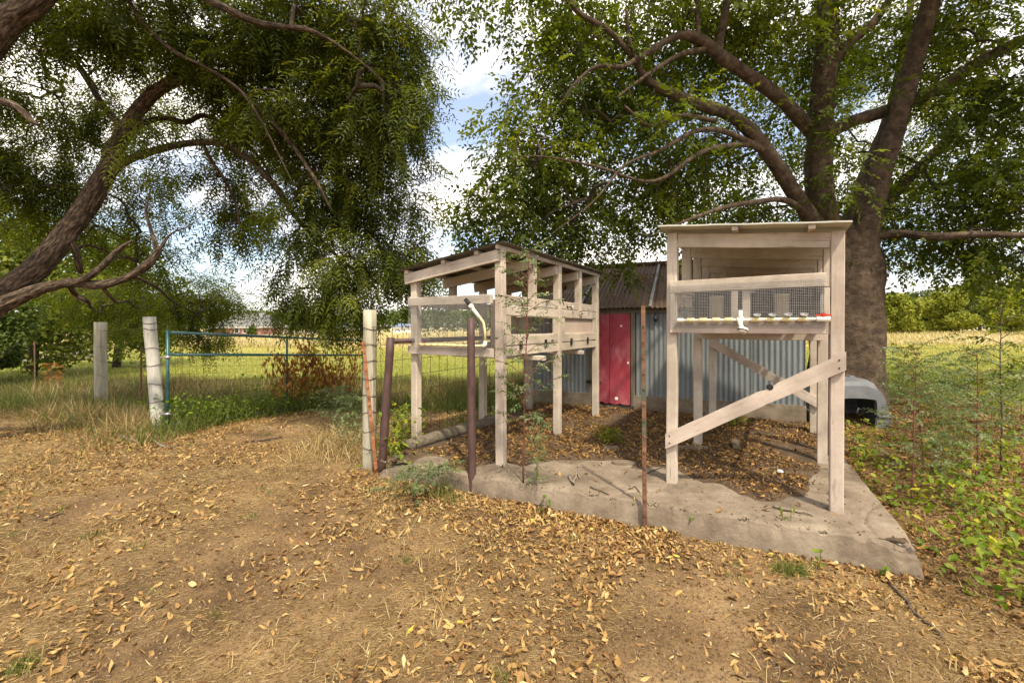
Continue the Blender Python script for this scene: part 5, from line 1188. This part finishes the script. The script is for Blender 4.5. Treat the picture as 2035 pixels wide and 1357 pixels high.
house('far_house', 650, 724, 112, 654, 628, M['tanwall'], M['shingle_blue'], 'far house with a blue-grey roof beside the greenish post', .2, 10, wins=((1.5, 1.0, -.4, .4),), chim=(2.2, .9, 3.6))
house('far_house', 778, 822, 125, 650.5, 643, M['white'], M['shingle_blue'], 'small white far house seen left of the mesh-ended hutch', .2, 7)
def board_fence():
    root = empty('board_fence', (at(535, 650, 92).x, 92, 0)); tag(root, 'low grey board fence between the far houses', 'fence')
    L = at(650, 650, 92).x - at(535, 650, 92).x
    for k in range(26): MB().box((L * k / 26, 0, -.6), (L * k / 26 + L / 26 * .8, .05, .75 + .08 * R.rand())).build('board', M['greyfence'], root)
    MB().box((0, .051, .3), (L, .1, .42)).build('rail', M['greyfence'], root)
board_fence()

# ------------------------------------------------------------------ grass
def blade_templates(n=6, seed=5):
    r = np.random.RandomState(seed); out = []
    for k in range(n):
        b = r.uniform(.05, .75); s = r.uniform(-.15, .15)
        out.append([(-.5, 0, 0), (.5, 0, 0), (.4 + s * 4, b * .35, .55), (-.4 + s * 4, b * .35, .55), (s * 10, b, 1 - .3 * b)])
    return np.array(out), np.array([(0, 1, 2), (0, 2, 3), (3, 2, 4)])
BL_T, BL_F = blade_templates()
def blades(x, y, h, w, tint=None, lean=.25, zf=None, flat=False):
    n = len(x); z = (zf or surf)(x, y)
    sc = np.stack([np.broadcast_to(w, (n,)), np.broadcast_to(h, (n,)), np.broadcast_to(h, (n,))], -1)
    if flat:
        rot = rotm(R.rand(n) * 6.28, R.uniform(1.25, 1.62, n), R.randn(n) * .25); z = z + .006
    else: rot = rotm(R.rand(n) * 6.28, R.randn(n) * lean, R.randn(n) * lean)
    return scatter(BL_T, BL_F, np.stack([x, y, z], -1), rot, sc, tint=tint)
def tufts(cx, cy, per, spread, h, w, **kw):
    n = len(cx); x = np.repeat(cx, per) + R.randn(n * per) * spread; y = np.repeat(cy, per) + R.randn(n * per) * spread
    hh = np.repeat(np.broadcast_to(h, (n,)), per) * R.uniform(.5, 1.2, n * per)
    return blades(x, y, hh, w, **kw)
def vis(x, y, m=80):
    u = CU + F * x / np.maximum(y, .1); v = CV + F * (CAMH + .2) / np.maximum(y, .1)
    return (u > -m) & (u < 2035 + m) & (v < 1357 + m)

# mown and wild field
parts = []
n = 70000; y = 11 + 30 * R.rand(n) ** 1.6; x = R.uniform(-1.35, 1.35, n) * (y + 2)
parts.append(blades(x, y, .07 + .0022 * y, .006 + .0009 * y, tint=np.clip(.4 + .7 * (vnoise(x, y, .18, 51) - .5) + .012 * (y - 20) + .15 * R.randn(n), 0, 1), zf=g))
v, f, t = merge(parts); tag(np_mesh('field_grass', v, f, M['fieldgrass'], None, t), 'short sunlit green grass of the field', 'grass', kind='stuff')
n = 60000; y = 38 + 95 * R.rand(n) ** 1.3; x = R.uniform(-1.35, 1.35, n) * y; hh = .28 + .5 * smooth01((vnoise(x, y, .05, 52) - .35) * 2.5)
v, f, t = blades(x, y, hh * R.uniform(.6, 1.2, n), .05 + .0007 * y, tint=np.clip(.5 + .9 * (vnoise(x, y, .06, 53) - .5) + .15 * R.randn(n), 0, 1), zf=g)
tag(np_mesh('dry_field_grass', v, f, M['palegrass'], None, t), 'tall pale dry grass towards the far side of the field', 'grass', kind='stuff')

# rough growth along the fences
parts = []
n = 26000; y = 8.2 + 6 * R.rand(n) ** 1.2; x = R.uniform(-1.3, .1, n) * y; k = vnoise(x, y, .8, 54) > .33; x, y = x[k], y[k]
parts.append(blades(x, y, R.uniform(.12, .42, len(x)), .009, tint=np.clip(.15 + .8 * (vnoise(x, y, .6, 55) - .3) + .2 * R.randn(len(x)), 0, 1), zf=g))
n = 9000; x = R.uniform(-9.5, -4.6, n); y = 6.3 + (-x - 4.6) * .62 + R.randn(n) * .45 + .4; parts.append(blades(x, y, R.uniform(.08, .4, n), .007, tint=np.clip(.4 + .3 * R.randn(n), 0, 1), zf=g, lean=.4))
n = 7000; y = 9.5 + 4.5 * R.rand(n); x = R.uniform(.55, 1.3, n) * y; parts.append(blades(x, y, R.uniform(.08, .3, n), .009, tint=np.clip(.4 + .25 * R.randn(n), 0, 1), zf=g))
s = R.rand(1500) * 3.6; x = -5.08 + .412 * s + R.randn(1500) * .22; y = 6.46 + .911 * s + R.randn(1500) * .2; parts.append(blades(x, y, R.uniform(.1, .55, 1500), .009, tint=np.clip(.3 + .25 * R.randn(1500), 0, 1), zf=g, lean=.35))
n = 5000; x = R.uniform(-10.5, -4.8, n); y = 6.4 + (-x - 4.8) * .58 + R.randn(n) * .5; parts.append(blades(x, y, R.uniform(.08, .32, n), .007, zf=g, lean=.5, tint=np.clip(.15 + .2 * R.randn(n), 0, 1)))
v, f, t = merge(parts); tag(np_mesh('rough_grass', v, f, M['grass'], None, t), 'rough green grass growing along fence and gate', 'grass', kind='stuff')
parts = []
cx = np.array([-5.9, -5.75, -5.6, -5.5, -6.0, -6.3, -5.45, -6.7, -7.3, -7.8, -8.4, -8.0]); cy = np.array([6.75, 6.6, 6.55, 6.7, 6.95, 7.0, 6.5, 7.2, 7.6, 7.9, 8.3, 7.6])
parts.append(tufts(cx, cy, 150, .14, .42, .006, lean=.55, zf=g))
n = 5000; x = R.uniform(-10.5, -4.8, n); y = 6.0 + (-x - 4.8) * .55 + R.randn(n) * .5; parts.append(blades(x, y, R.uniform(.05, .28, n), .006, zf=g, lean=.7, tint=np.clip(.3 + .25 * R.randn(n), 0, 1)))
n = 3500; y = 8.6 + 3 * R.rand(n); x = R.uniform(-1.1, -.15, n) * y; parts.append(blades(x, y, R.uniform(.2, .55, n), .007, zf=g, lean=.3))
n = 2600; x = R.uniform(-2.6, -1.3, n); y = 5.0 + R.rand(n) * 2.2; parts.append(blades(x, y, R.uniform(.06, .3, n), .006, zf=g, lean=.5))
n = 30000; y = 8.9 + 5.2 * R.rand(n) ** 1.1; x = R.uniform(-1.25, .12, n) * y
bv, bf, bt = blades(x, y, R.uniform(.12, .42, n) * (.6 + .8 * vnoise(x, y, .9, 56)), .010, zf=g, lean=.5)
M['shadeweed'] = leaf_mat('shade_brown_weeds', [(0, (.045, .035, .014)), (.5, (.11, .08, .03)), (.8, (.13, .125, .035)), (1, (.26, .19, .08))], .2, .8, (1, .95, .6))  # dry weed brown, deepened because the tree's shade is painted into it
tag(np_mesh('rough_weeds', bv, bf, M['shadeweed'], None, bt), 'band of rough weeds beyond the gate, tree shade in their dark brown colour', 'weeds', kind='stuff')
# dry tufts and straw over the yard
n = 1300; x = R.uniform(-6.5, 4.0, n); y = R.uniform(1.9, 6.8, n); k = vis(x, y) & ~in_slab(x, y, -.1) & (vnoise(x, y, .8, 57) > .42); x, y = x[k], y[k]
parts.append(tufts(x, y, 18, .05, R.uniform(.03, .11, len(x)), .0045, lean=.65))
n = 190000; x = R.uniform(-7, 5.5, n); y = 1.85 + 6 * R.rand(n) ** 1.3; k = vis(x, y) & ~in_slab(x, y, 0) & (vnoise(x, y, 1.1, 58) + .35 * vnoise(x, y, 4, 59) > .42 + .2 * R.rand(n)); x, y = x[k], y[k]
parts.append(blades(x, y, R.uniform(.012, .065, len(x)), .0034, flat=True, tint=np.clip(.55 + .28 * R.randn(len(x)), 0, 1)))
v, f, t = merge(parts); tag(np_mesh('dry_grass', v, f, M['drygrass'], None, t), 'dry straw and dead grass tufts over the bare earth', 'grass', kind='stuff')
parts = []
n = 70; x = R.uniform(-5.5, 2.2, n); y = R.uniform(2.2, 6.8, n); k = vis(x, y) & ~in_slab(x, y, -.1); parts.append(tufts(x[k], y[k], 22, .03, R.uniform(.03, .07, k.sum()), .004, lean=.5))
for (u, v_, hh, per) in ((878, 990, .16, 90), (895, 1000, .13, 70), (45, 1325, .08, 120), (530, 870, .06, 40), (170, 1068, .05, 40), (470, 815, .3, 150), (1560, 1135, .10, 110), (1590, 1138, .10, 90), (1000, 1350, .06, 50), (890, 980, .2, 40)):
    Y = 1.6 * F / (v_ - CV); parts.append(tufts(np.array([(u - CU) / F * Y]), np.array([Y]), per, .035 + .02 * (hh > .1), np.array([hh]), .0045, lean=.45))
v, f, t = merge(parts); tag(np_mesh('green_tufts', v, f, M['grass'], None, t), 'small green grass tufts scattered over the bare yard', 'grass', kind='stuff')

# ------------------------------------------------------------------ fallen leaves
def litter():
    xs_, ys_, dark = [], [], []
    N = 420000; x = R.uniform(-7.5, 9, N); y = 1.8 + 9.5 * R.rand(N) ** 1.25; pdf = (1 / 1.25) * ((y - 1.8) / 9.5 + 1e-6) ** (1 / 1.25 - 1) / 9.5 / 16.5
    s, t, d = slab_st(x, y); ins = in_slab(x, y)
    pn = .6 * vnoise(x, y, 1.3, 61) + .4 * vnoise(x, y, 3.6, 62)
    front = np.where((d < 0), np.exp(-(np.maximum(0, -d - .05) / .5) ** 2), 0) * smooth01((s + .12) / .1)
    den = 1250 * front * (.45 + pn)
    den += 120 + 700 * smooth01((pn - .43) / .16) * (.45 + .55 * smooth01((x + 1.2) / 2.0))
    den += 1500 * smooth01((x - .2 - .1 * y) / 1.4) * smooth01((pn - .36) / .2) * (d < 0)
    right = (s > 1) & (d > -.3); den = np.where(right, 1100 * (.45 + .8 * pn), den)
    leftf = smooth01((-x - 2.2) / 1.5) * smooth01((y - 4.2) / 1.5); den += 260 * leftf * smooth01((pn - .3) / .2)
    dz = dirt_z(x, y); den = np.where(ins, np.where(dz > .004, 1000 * smooth01((pn - .2) / .3), 14), den)
    den = np.where((y > 8.5) & ~ins, np.where(x > 3.5, 120, 40), den)
    keep = (R.rand(N) < den / (N * pdf) * 1.25) & vis(x, y, 120)
    x, y, right, ins, pn = x[keep], y[keep], right[keep], ins[keep], pn[keep]; n = len(x)
    z = surf(x, y) + .006 + .022 * R.rand(n) * (pn > .4)
    sc = np.where(R.rand(n) < .45, R.uniform(.014, .038, n), R.uniform(.034, .074, n)); sc3 = np.stack([sc, sc * R.uniform(.8, 1.2, n), sc], -1)
    yaw = R.rand(n) * 6.28; pitch = R.randn(n) * .5; roll = R.randn(n) * .55 + np.where(R.rand(n) < .3, 3.14, 0)
    tint = np.clip(R.beta(2.0, 2.1, n) + .05 * R.randn(n), 0, 1); pick = R.randint(0, len(LEAF_T), n)
    P = np.stack([x, y, z], -1); rot = rotm(yaw, pitch, roll)
    isdark = right | ins  # leaves on the slab and right of it take the darker leaf colours
    root = empty('leaf_litter'); tag(root, 'curled brown and yellow fallen leaves over yard and slab', 'leaves', kind='stuff')
    near = np.argsort(y + np.where(isdark, 100, 0))[:300]; nm = np.zeros(n, bool); nm[near] = True
    for nm_, sel, mt in (('scattered_leaves', ~isdark & ~nm, M['litter']), ('dark_leaves', isdark & ~nm, M['litter_dark'])):
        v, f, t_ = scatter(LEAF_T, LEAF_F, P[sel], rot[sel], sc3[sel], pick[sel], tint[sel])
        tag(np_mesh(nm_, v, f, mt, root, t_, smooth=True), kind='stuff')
    bank = {}
    for i in near:
        key = (pick[i], int(tint[i] * 5.99))
        if key not in bank:
            o = np_mesh('leaf', LEAF_T[key[0]], LEAF_F, M['litter'], root, np.full(len(LEAF_F), (key[1] + .5) / 6), smooth=True); bank[key] = o.data
        else: o = link('leaf', bank[key], None, root)
        o.matrix_local = Matrix.Translation(P[i]) @ Matrix(rot[i].tolist()).to_4x4() @ Matrix.Diagonal((*sc3[i], 1))
    print('LITTER', n)
litter()

# crumbs of bark, pebbles and soil on the bare ground and slab
n = 100000; x = R.uniform(-6, 6, n); y = 1.85 + 5 * R.rand(n) ** 1.6; k = vis(x, y) & (~in_slab(x, y) | (R.rand(n) < .22)); x, y = x[k], y[k]
oct_ = np.array([[(1, 0, 0), (0, 1, 0), (-1, 0, 0), (0, -1, 0), (0, 0, .7), (0, 0, -.7)]]); of = np.array([(0, 1, 4), (1, 2, 4), (2, 3, 4), (3, 0, 4), (1, 0, 5), (2, 1, 5), (3, 2, 5), (0, 3, 5)])
sz = .002 + .007 * R.rand(len(x)) ** 4
v, f, t = scatter(oct_, of, np.stack([x, y, surf(x, y) + .001], -1), rotm(R.rand(len(x)) * 6.28, R.randn(len(x)), R.randn(len(x))), np.stack([sz * 1.5, sz, sz], -1))
ls = R.rand(1100); lp = SLAB[0] * (1 - ls)[:, None] + SLAB[1] * ls[:, None]; nn_ = np.array((.414, .910)); lp = lp + nn_ * (.01 + .035 * R.rand(1100) ** 1.5)[:, None]; kk = vnoise(lp[:, 0], lp[:, 1], 5, 77) > .42; lp = lp[kk]
lz = R.uniform(.003, .009, len(lp)); v2, f2, t2 = scatter(oct_, of, np.stack([lp[:, 0], lp[:, 1], -.006 - .02 * R.rand(len(lp))], -1), rotm(R.rand(len(lp)) * 6.28, R.randn(len(lp)), R.randn(len(lp))), np.stack([lz * 1.5, lz, lz], -1))
M['aggregate'] = leaf_mat('exposed_aggregate', [(0, (.13, .10, .07)), (.6, (.24, .19, .135)), (1, (.36, .31, .24))], 0, .9)
tag(np_mesh('exposed_aggregate', v2, f2, M['aggregate'], None, t2), 'pale pebbles showing along the chipped slab lip', 'pebbles', kind='stuff')
M['crumb'] = leaf_mat('earth_crumbs', [(0, (.05, .03, .018)), (.6, (.2, .13, .075)), (.985, (.3, .22, .12)), (1, (.5, .44, .36))], 0, .95)
tag(np_mesh('crumbs', v, f, M['crumb'], None, t), 'crumbs of soil, bark and grit on the ground', 'grit', kind='stuff')

# ------------------------------------------------------------------ weeds, vines and seedlings
def leafy(P, size, mat, name, lab=None, cat=None, parent=None, kind=None, droop=(.0, .9), wide=1.5, tint=None):
    n = len(P); sc = size * R.uniform(.6, 1.25, n); v, f, t = scatter(LEAF_T, LEAF_F, P, rotm(R.rand(n) * 6.28, R.uniform(*droop, n), R.randn(n) * .45), np.stack([sc, sc * wide, sc], -1), tint=tint)
    o = np_mesh(name, v, f, mat, parent, t, smooth=True)
    if lab: tag(o, lab, cat, None, kind)
    return o
# vines and ground cover right of the slab
N = 9000; x = R.uniform(2.4, 9, N); y = R.uniform(2.2, 9, N); s, t, d = slab_st(x, y)
k = ((s > 1.02) | (d < -.25)) & vis(x, y) & (.6 * vnoise(x, y, 1.5, 71) + .4 * vnoise(x, y, 4, 72) > .54 + .10 * smooth01((y - 4.2) / 1.2)) & (np.hypot(x - 5.15, y - 6.3) > .75) & (np.hypot(x - 5.6, y - 7.3) > 1.15) & (d > -.75)
x, y = x[k], y[k]; P = np.stack([x, y, g(x, y) + .03 + .24 * R.rand(len(x)) ** 1.5 * (.4 + vnoise(x, y, 2, 73))], -1)
cvx = []
for (u_, v_, n_, sp) in ((1960, 1010, 170, .28), (1990, 1090, 200, .22), (1930, 950, 160, .3), (2010, 1180, 120, .18), (1850, 1000, 110, .22), (1760, 930, 140, .25), (1830, 905, 60, .3), (1715, 895, 70, .16), (1960, 880, 50, .35), (2030, 950, 110, .3)):
    Y_ = 1.56 * F / (v_ - CV); q_ = np.stack([(u_ - CU) / F * Y_ + R.randn(n_) * sp, Y_ + R.randn(n_) * sp * .8, np.zeros(n_)], -1); q_[:, 2] = g(q_[:, 0], q_[:, 1]) + .03 + .32 * R.rand(n_) ** 1.2; cvx.append(q_[~in_slab(q_[:, 0], q_[:, 1], -.06)])
P = np.concatenate([P] + cvx)
leafy(P, .07, M['leaf_vine'], 'ground_vine', 'bright green vine leaves spreading over the leaves right of the slab', 'vine', kind='stuff')
# green weeds under the gate and by the slab corner
s = R.rand(2600) * 3.4; q = np.stack([-5.08 + .412 * s + R.randn(2600) * .16, 6.46 + .911 * s + R.randn(2600) * .16, np.zeros(2600)], -1); q[:, 2] = g(q[:, 0], q[:, 1]) + 0.62 * R.rand(2600) ** 1.4 * (.3 + vnoise(s, s, 2.2, 74))
leafy(q, .07, M['leaf_vine'], 'gate_weeds', 'leafy green weeds growing through the bottom of the gate', 'weeds', kind='stuff', tint=np.clip(.35 + .25 * R.randn(2600), 0, 1))
n = 420; q = np.stack([-1.30 + R.randn(n) * .14, 5.15 + R.randn(n) * .28, np.zeros(n)], -1); q[:, 2] = g(q[:, 0], q[:, 1]) + .1 + .55 * R.rand(n) ** 1.3
leafy(q, .07, M['leaf_vine'], 'fence_weed', 'yellow-green leafy weed between the leaning pipe and the hutch leg', 'weed', kind='stuff')
n = 500; q = np.stack([R.uniform(-.9, .35, n), np.zeros(n), np.zeros(n)], -1); q[:, 1] = 5.75 + (q[:, 0] + .9) * 1.5 + R.randn(n) * .14; q[:, 2] = g(q[:, 0], q[:, 1]) + .1 + .42 * R.rand(n) ** 1.3
leafy(q, .06, M['leaf_vine'], 'fence_weed', 'low green weeds behind the timber along the wire panel', 'weed', kind='stuff', tint=np.clip(.3 + .25 * R.randn(n), 0, 1))
n = 260; q = np.stack([R.uniform(-2.3, -1.75, n), np.zeros(n), np.zeros(n)], -1); q[:, 1] = 5.2 + R.rand(n) * .9; q[:, 2] = g(q[:, 0], q[:, 1]) + .4 * R.rand(n) ** 1.4
leafy(q, .05, M['leaf_weed'], 'fence_weed', 'grey-green weed clump left of the greenish wooden post', 'weed', kind='stuff')
# dead vine hanging on the gate
def dead_vine():
    root = empty('dead_vine', (-4.2, 8.4, 0)); tag(root, 'withered orange-brown vine hanging over the middle of the gate', 'vine'); m = MB(); P = []
    d = Vector((.412, .911, 0))
    for k in range(46):
        s0 = 1.75 + 1.9 * R.rand(); b = Vector((-5.08, 6.46, 0)) + d * s0 + Vector((R.randn() * .05, R.randn() * .04, 0)); top = R.uniform(.55, 1.22) - .06 * s0; drift = R.uniform(-.5, .5)
        pts = [b + d * (drift * f * f) + Vector((.05 * math.sin(f * 5 + k), -.04 * math.cos(f * 4), gz(b.x, b.y) + (top - gz(b.x, b.y)) * f)) for f in np.linspace(0, 1, 9)]
        m.tube([q - root.location for q in pts], .004, 4, False)
        for q in pts[3:]:
            for _ in range(6): P.append(np.array(q) + R.randn(3) * (.05, .05, .06))
    m.build('stem', M['darkstick'], root)
    P = np.array(P) - np.array(root.location); n = len(P); sc = R.uniform(.07, .15, n)
    v, f, t = scatter(LEAF_T, LEAF_F, P, rotm(R.rand(n) * 6.28, R.uniform(.7, 1.7, n), R.randn(n) * .5), np.stack([sc, sc * .75, sc], -1))
    np_mesh('foliage', v, f, M['leaf_dead'], root, t, smooth=True)
dead_vine()

def sapling(base, h, lab, stemm, leafm, nb=14, *a_, **k_):
    a_ = list(a_); a_[2] *= 1.55; a_[3] += 2                      # leafier than the bare figures
    return sapling_(base, h, lab, stemm, leafm, int(nb * 1.35), *a_, **k_)
def sapling_(base, h, lab, stemm, leafm, nb=14, bl=.28, start=.25, ls=.5, per=5, lean=(0, 0), r=.006, group='tall weeds and saplings', name='sapling', spr=None):
    x, y = base; z = float(surf(np.array([x]), np.array([y]))[0]); root = empty(name, (x, y, z)); tag(root, lab, 'weed', group)
    m = MB(); K = 10; st = [Vector((lean[0] * (i / K) ** 1.3 + .015 * mnoise.noise((i * .5, x, 1)), lean[1] * i / K + .015 * mnoise.noise((i * .5, y, 4)), -.03 + h * i / K)) for i in range(K + 1)]
    m.tube(st, [r * (1 - .75 * i / K) for i in range(K + 1)], 6); P = []; Dv = []
    for k in range(nb):
        f = start + (1 - start) * (k + R.rand()) / nb; i = min(K - 1, int(f * K)); p = st[i].lerp(st[i + 1], f * K - i); a = k * 2.4 + R.rand(); L = bl * (1.25 - .7 * f) * R.uniform(.6, 1.2)
        e = p + Vector((math.cos(a) * L, math.sin(a) * L, L * R.uniform(.1, .7))); mid = p.lerp(e, .5) + Vector((0, 0, .03)); m.tube([p, mid, e], [r * .4, r * .3, r * .15], 4, False)
        for q in range(per): w = (q + 1) / per; c = p.lerp(mid, w * 2) if w < .5 else mid.lerp(e, w * 2 - 1); P.append(c); Dv.append(a + R.uniform(-.8, .8))
    for q in range(per): P.append(st[K]); Dv.append(R.rand() * 6.28)
    m.build('stem', stemm, root, True)
    P = np.array([tuple(p) for p in P]); n = len(P); sp = spr or SPR_B
    v, f_, t = scatter(sp[0], sp[1], P, rotm(np.array(Dv), R.uniform(-.5, .4, n), R.randn(n) * .5), ls * R.uniform(.6, 1.2, n))
    np_mesh('foliage', v, f_, leafm, root, t)
    return root
def gp(u, v):
    Y = 4.
    for _ in range(12): X = (u - CU) / F * Y; Y = (CAMH - float(surf(np.array([X]), np.array([Y]))[0])) * F / (v - CV)
    return ((u - CU) / F * Y, Y)
sapling(gp(1040, 1000), 2.1, 'tall thin red-stemmed weed before the mesh-ended hutch', M['stem_red'], M['leaf_weed'], 24, .36, .24, .34, 5, (.05, -.02), .009)
sapling(gp(1066, 1006), .62, 'slender green weed standing beside the red-stemmed one', M['stem_green'], M['leaf_weed'], 16, .05, .05, .2, 3, (.03, 0), .005)
sapling(gp(1815, 1003), 1.45, 'feathery pale weed growing right of the kennel', M['stem_red'], M['leaf_weed'], 18, .30, .2, .30, 5, (.12, .1), .008)
sapling(gp(1838, 945), 1.15, 'shorter feathery weed just behind the pale one by the kennel', M['stem_red'], M['leaf_weed'], 22, .3, .15, .30, 5, (-.03, .1), .006)
sapling(gp(1943, 965), 1.35, 'dark-stemmed young sapling among the vines at right', M['stem_red'], M['leaf_weed'], 18, .3, .25, .36, 4, (.05, .05), .010)
sapling(gp(1992, 935), 1.85, 'tallest thin sapling near the right picture edge', M['darkstick'], M['leaf_right'], 18, .36, .35, .42, 4, (.03, .05), .012)
sapling(gp(1900, 840), 1.0, 'bushy weed in the shade behind the pale feathery one', M['stem_green'], M['leaf_weed'], 26, .4, .1, .36, 5, (0, 0), .007)
sapling(gp(1790, 792), 1.1, 'leafy shrub beside the foot of the big trunk', M['stem_green'], M['leaf_right'], 22, .32, .1, .42, 4, (.1, 0), .008)
sapling(gp(2030, 860), .9, 'low green weed at the right picture edge under the tree', M['stem_green'], M['leaf_weed'], 20, .35, .1, .4, 5, (0, 0), .007)
for k, (u, v_, h, lab) in enumerate(((1868, 985, .8, 'wispy pale weed between the slab and the dark-stemmed sapling'), (1900, 925, .95, 'wispy pale weed left of the dark-stemmed sapling'), (1850, 872, .9, 'wispy weed in the shade right of the kennel weed'),
        (1968, 900, .95, 'wispy weed between the two tall saplings'), (2020, 905, 1.1, 'wispy weed right of the tallest sapling'), (1930, 870, .8, 'wispy weed in the shade behind the dark-stemmed sapling'), (1825, 812, .8, 'wispy weed beyond the kennel, behind the pale feathery one'))):
    sapling(gp(u, v_), h, lab, M['stem_green'], M['leaf_weed'], int(R.uniform(9, 17)), R.uniform(.2, .34), .12, R.uniform(.2, .34), 3, (R.uniform(-.22, .22), R.uniform(-.1, .1)), .005)
sapling(gp(700, 860), .55, 'feathery grey-green weed at the foot of the gate opening', M['stem_green'], M['leaf_weed'], 20, .25, .05, .3, 5, (0, 0), .006)
sapling(gp(668, 845), .6, 'loose green weed left of the greenish post', M['stem_green'], M['leaf_weed'], 20, .28, .05, .3, 5, (0, 0), .006)
sapling(gp(105, 775), .75, 'withered reddish weed below the barbed wire', M['darkstick'], M['leaf_dead'], 16, .16, .1, .36, 4, (.0, 0), .007)
sapling(gp(800, 945), .34, 'trailing pale weed hanging over the slab end', M['stem_green'], M['leaf_weed'], 26, .3, .02, .24, 5, (.35, -.1), .005)
sapling(gp(1450, 845), .16, 'small green weed by the shed foundation', M['stem_green'], M['leaf_vine'], 10, .14, .05, .3, 4, (0, 0), .004)
sapling(gp(1210, 882), .2, 'small dark seedling beside the flat stone', M['stem_green'], M['leaf_right'], 6, .06, .2, .4, 3, (0, 0), .003, 'seedlings round the slab', 'seedling')
for k, (u, v_, h, lab) in enumerate(((1262, 1040, .17, 'seedling with rounded leaves left of the rusty rod'), (1372, 1062, .15, 'seedling against the slab face right of the rusty rod'), (1553, 1085, .28, 'wilting seedling with curled leaves before the slab, left one'),
                      (1570, 1088, .3, 'wilting seedling with curled leaves before the slab, right one'), (1628, 1128, .12, 'bright seedling in the leaves below the slab'), (1675, 1100, .1, 'tiny seedling on the chipped slab edge'), (1757, 1150, .09, 'seedling in the leaves left of the slab corner'), (1085, 1020, .14, 'small grassy seedling below the slab middle'))):
    x_, y_ = gp(u, v_); z = float(g(np.array([x_]), np.array([y_]))[0]); root = empty('seedling', (x_, y_, z)); tag(root, lab, 'seedling', 'seedlings round the slab')
    MB().tube([(0, 0, -.02), (.01, 0, h * .5), (.0, -.01, h)], .0025, 5).build('stem', M['stem_green'], root); n = 7
    hz_ = np.linspace(.25, 1, n) * h; P = np.stack([R.randn(n) * .02, R.randn(n) * .015, hz_], -1); wilt = 'wilting' in lab
    sc = R.uniform(.045, .065, n); v, f, t = scatter(LEAF_T, LEAF_F, P, rotm(R.rand(n) * 6.28, R.uniform(.9, 1.5, n) if wilt else R.uniform(0, .7, n), R.randn(n) * .3), np.stack([sc, sc * (.7 if wilt else 1.5), sc], -1), tint=R.rand(n) * (.6 if not wilt else .9))
    np_mesh('foliage', v, f, M['leaf_vine'], root, t, smooth=True)

# fallen dead branches in the field
def fallen_branch():
    root = empty('fallen_branch', at(120, 712, 21)); root.location.z = -.35; tag(root, 'grey fallen branch lying in the field behind the barbed wire', 'branch'); m = MB()
    for k in range(12):
        a = Vector((-2.2 + R.rand() * 1.2, R.randn() * .3, .1)); e = a + Vector((R.uniform(1.5, 4.8), R.randn() * .8, R.uniform(.1, 1.1)))
        m.tube([a, a.lerp(e, .5) + Vector((0, 0, R.uniform(-.1, .35))), e], [.06 * R.uniform(.4, 1), .035, .008], 6)
    m.build('branches', M['greystick'], root, True)
    for x_, y_ in ((0, 0),): pass
fallen_branch()
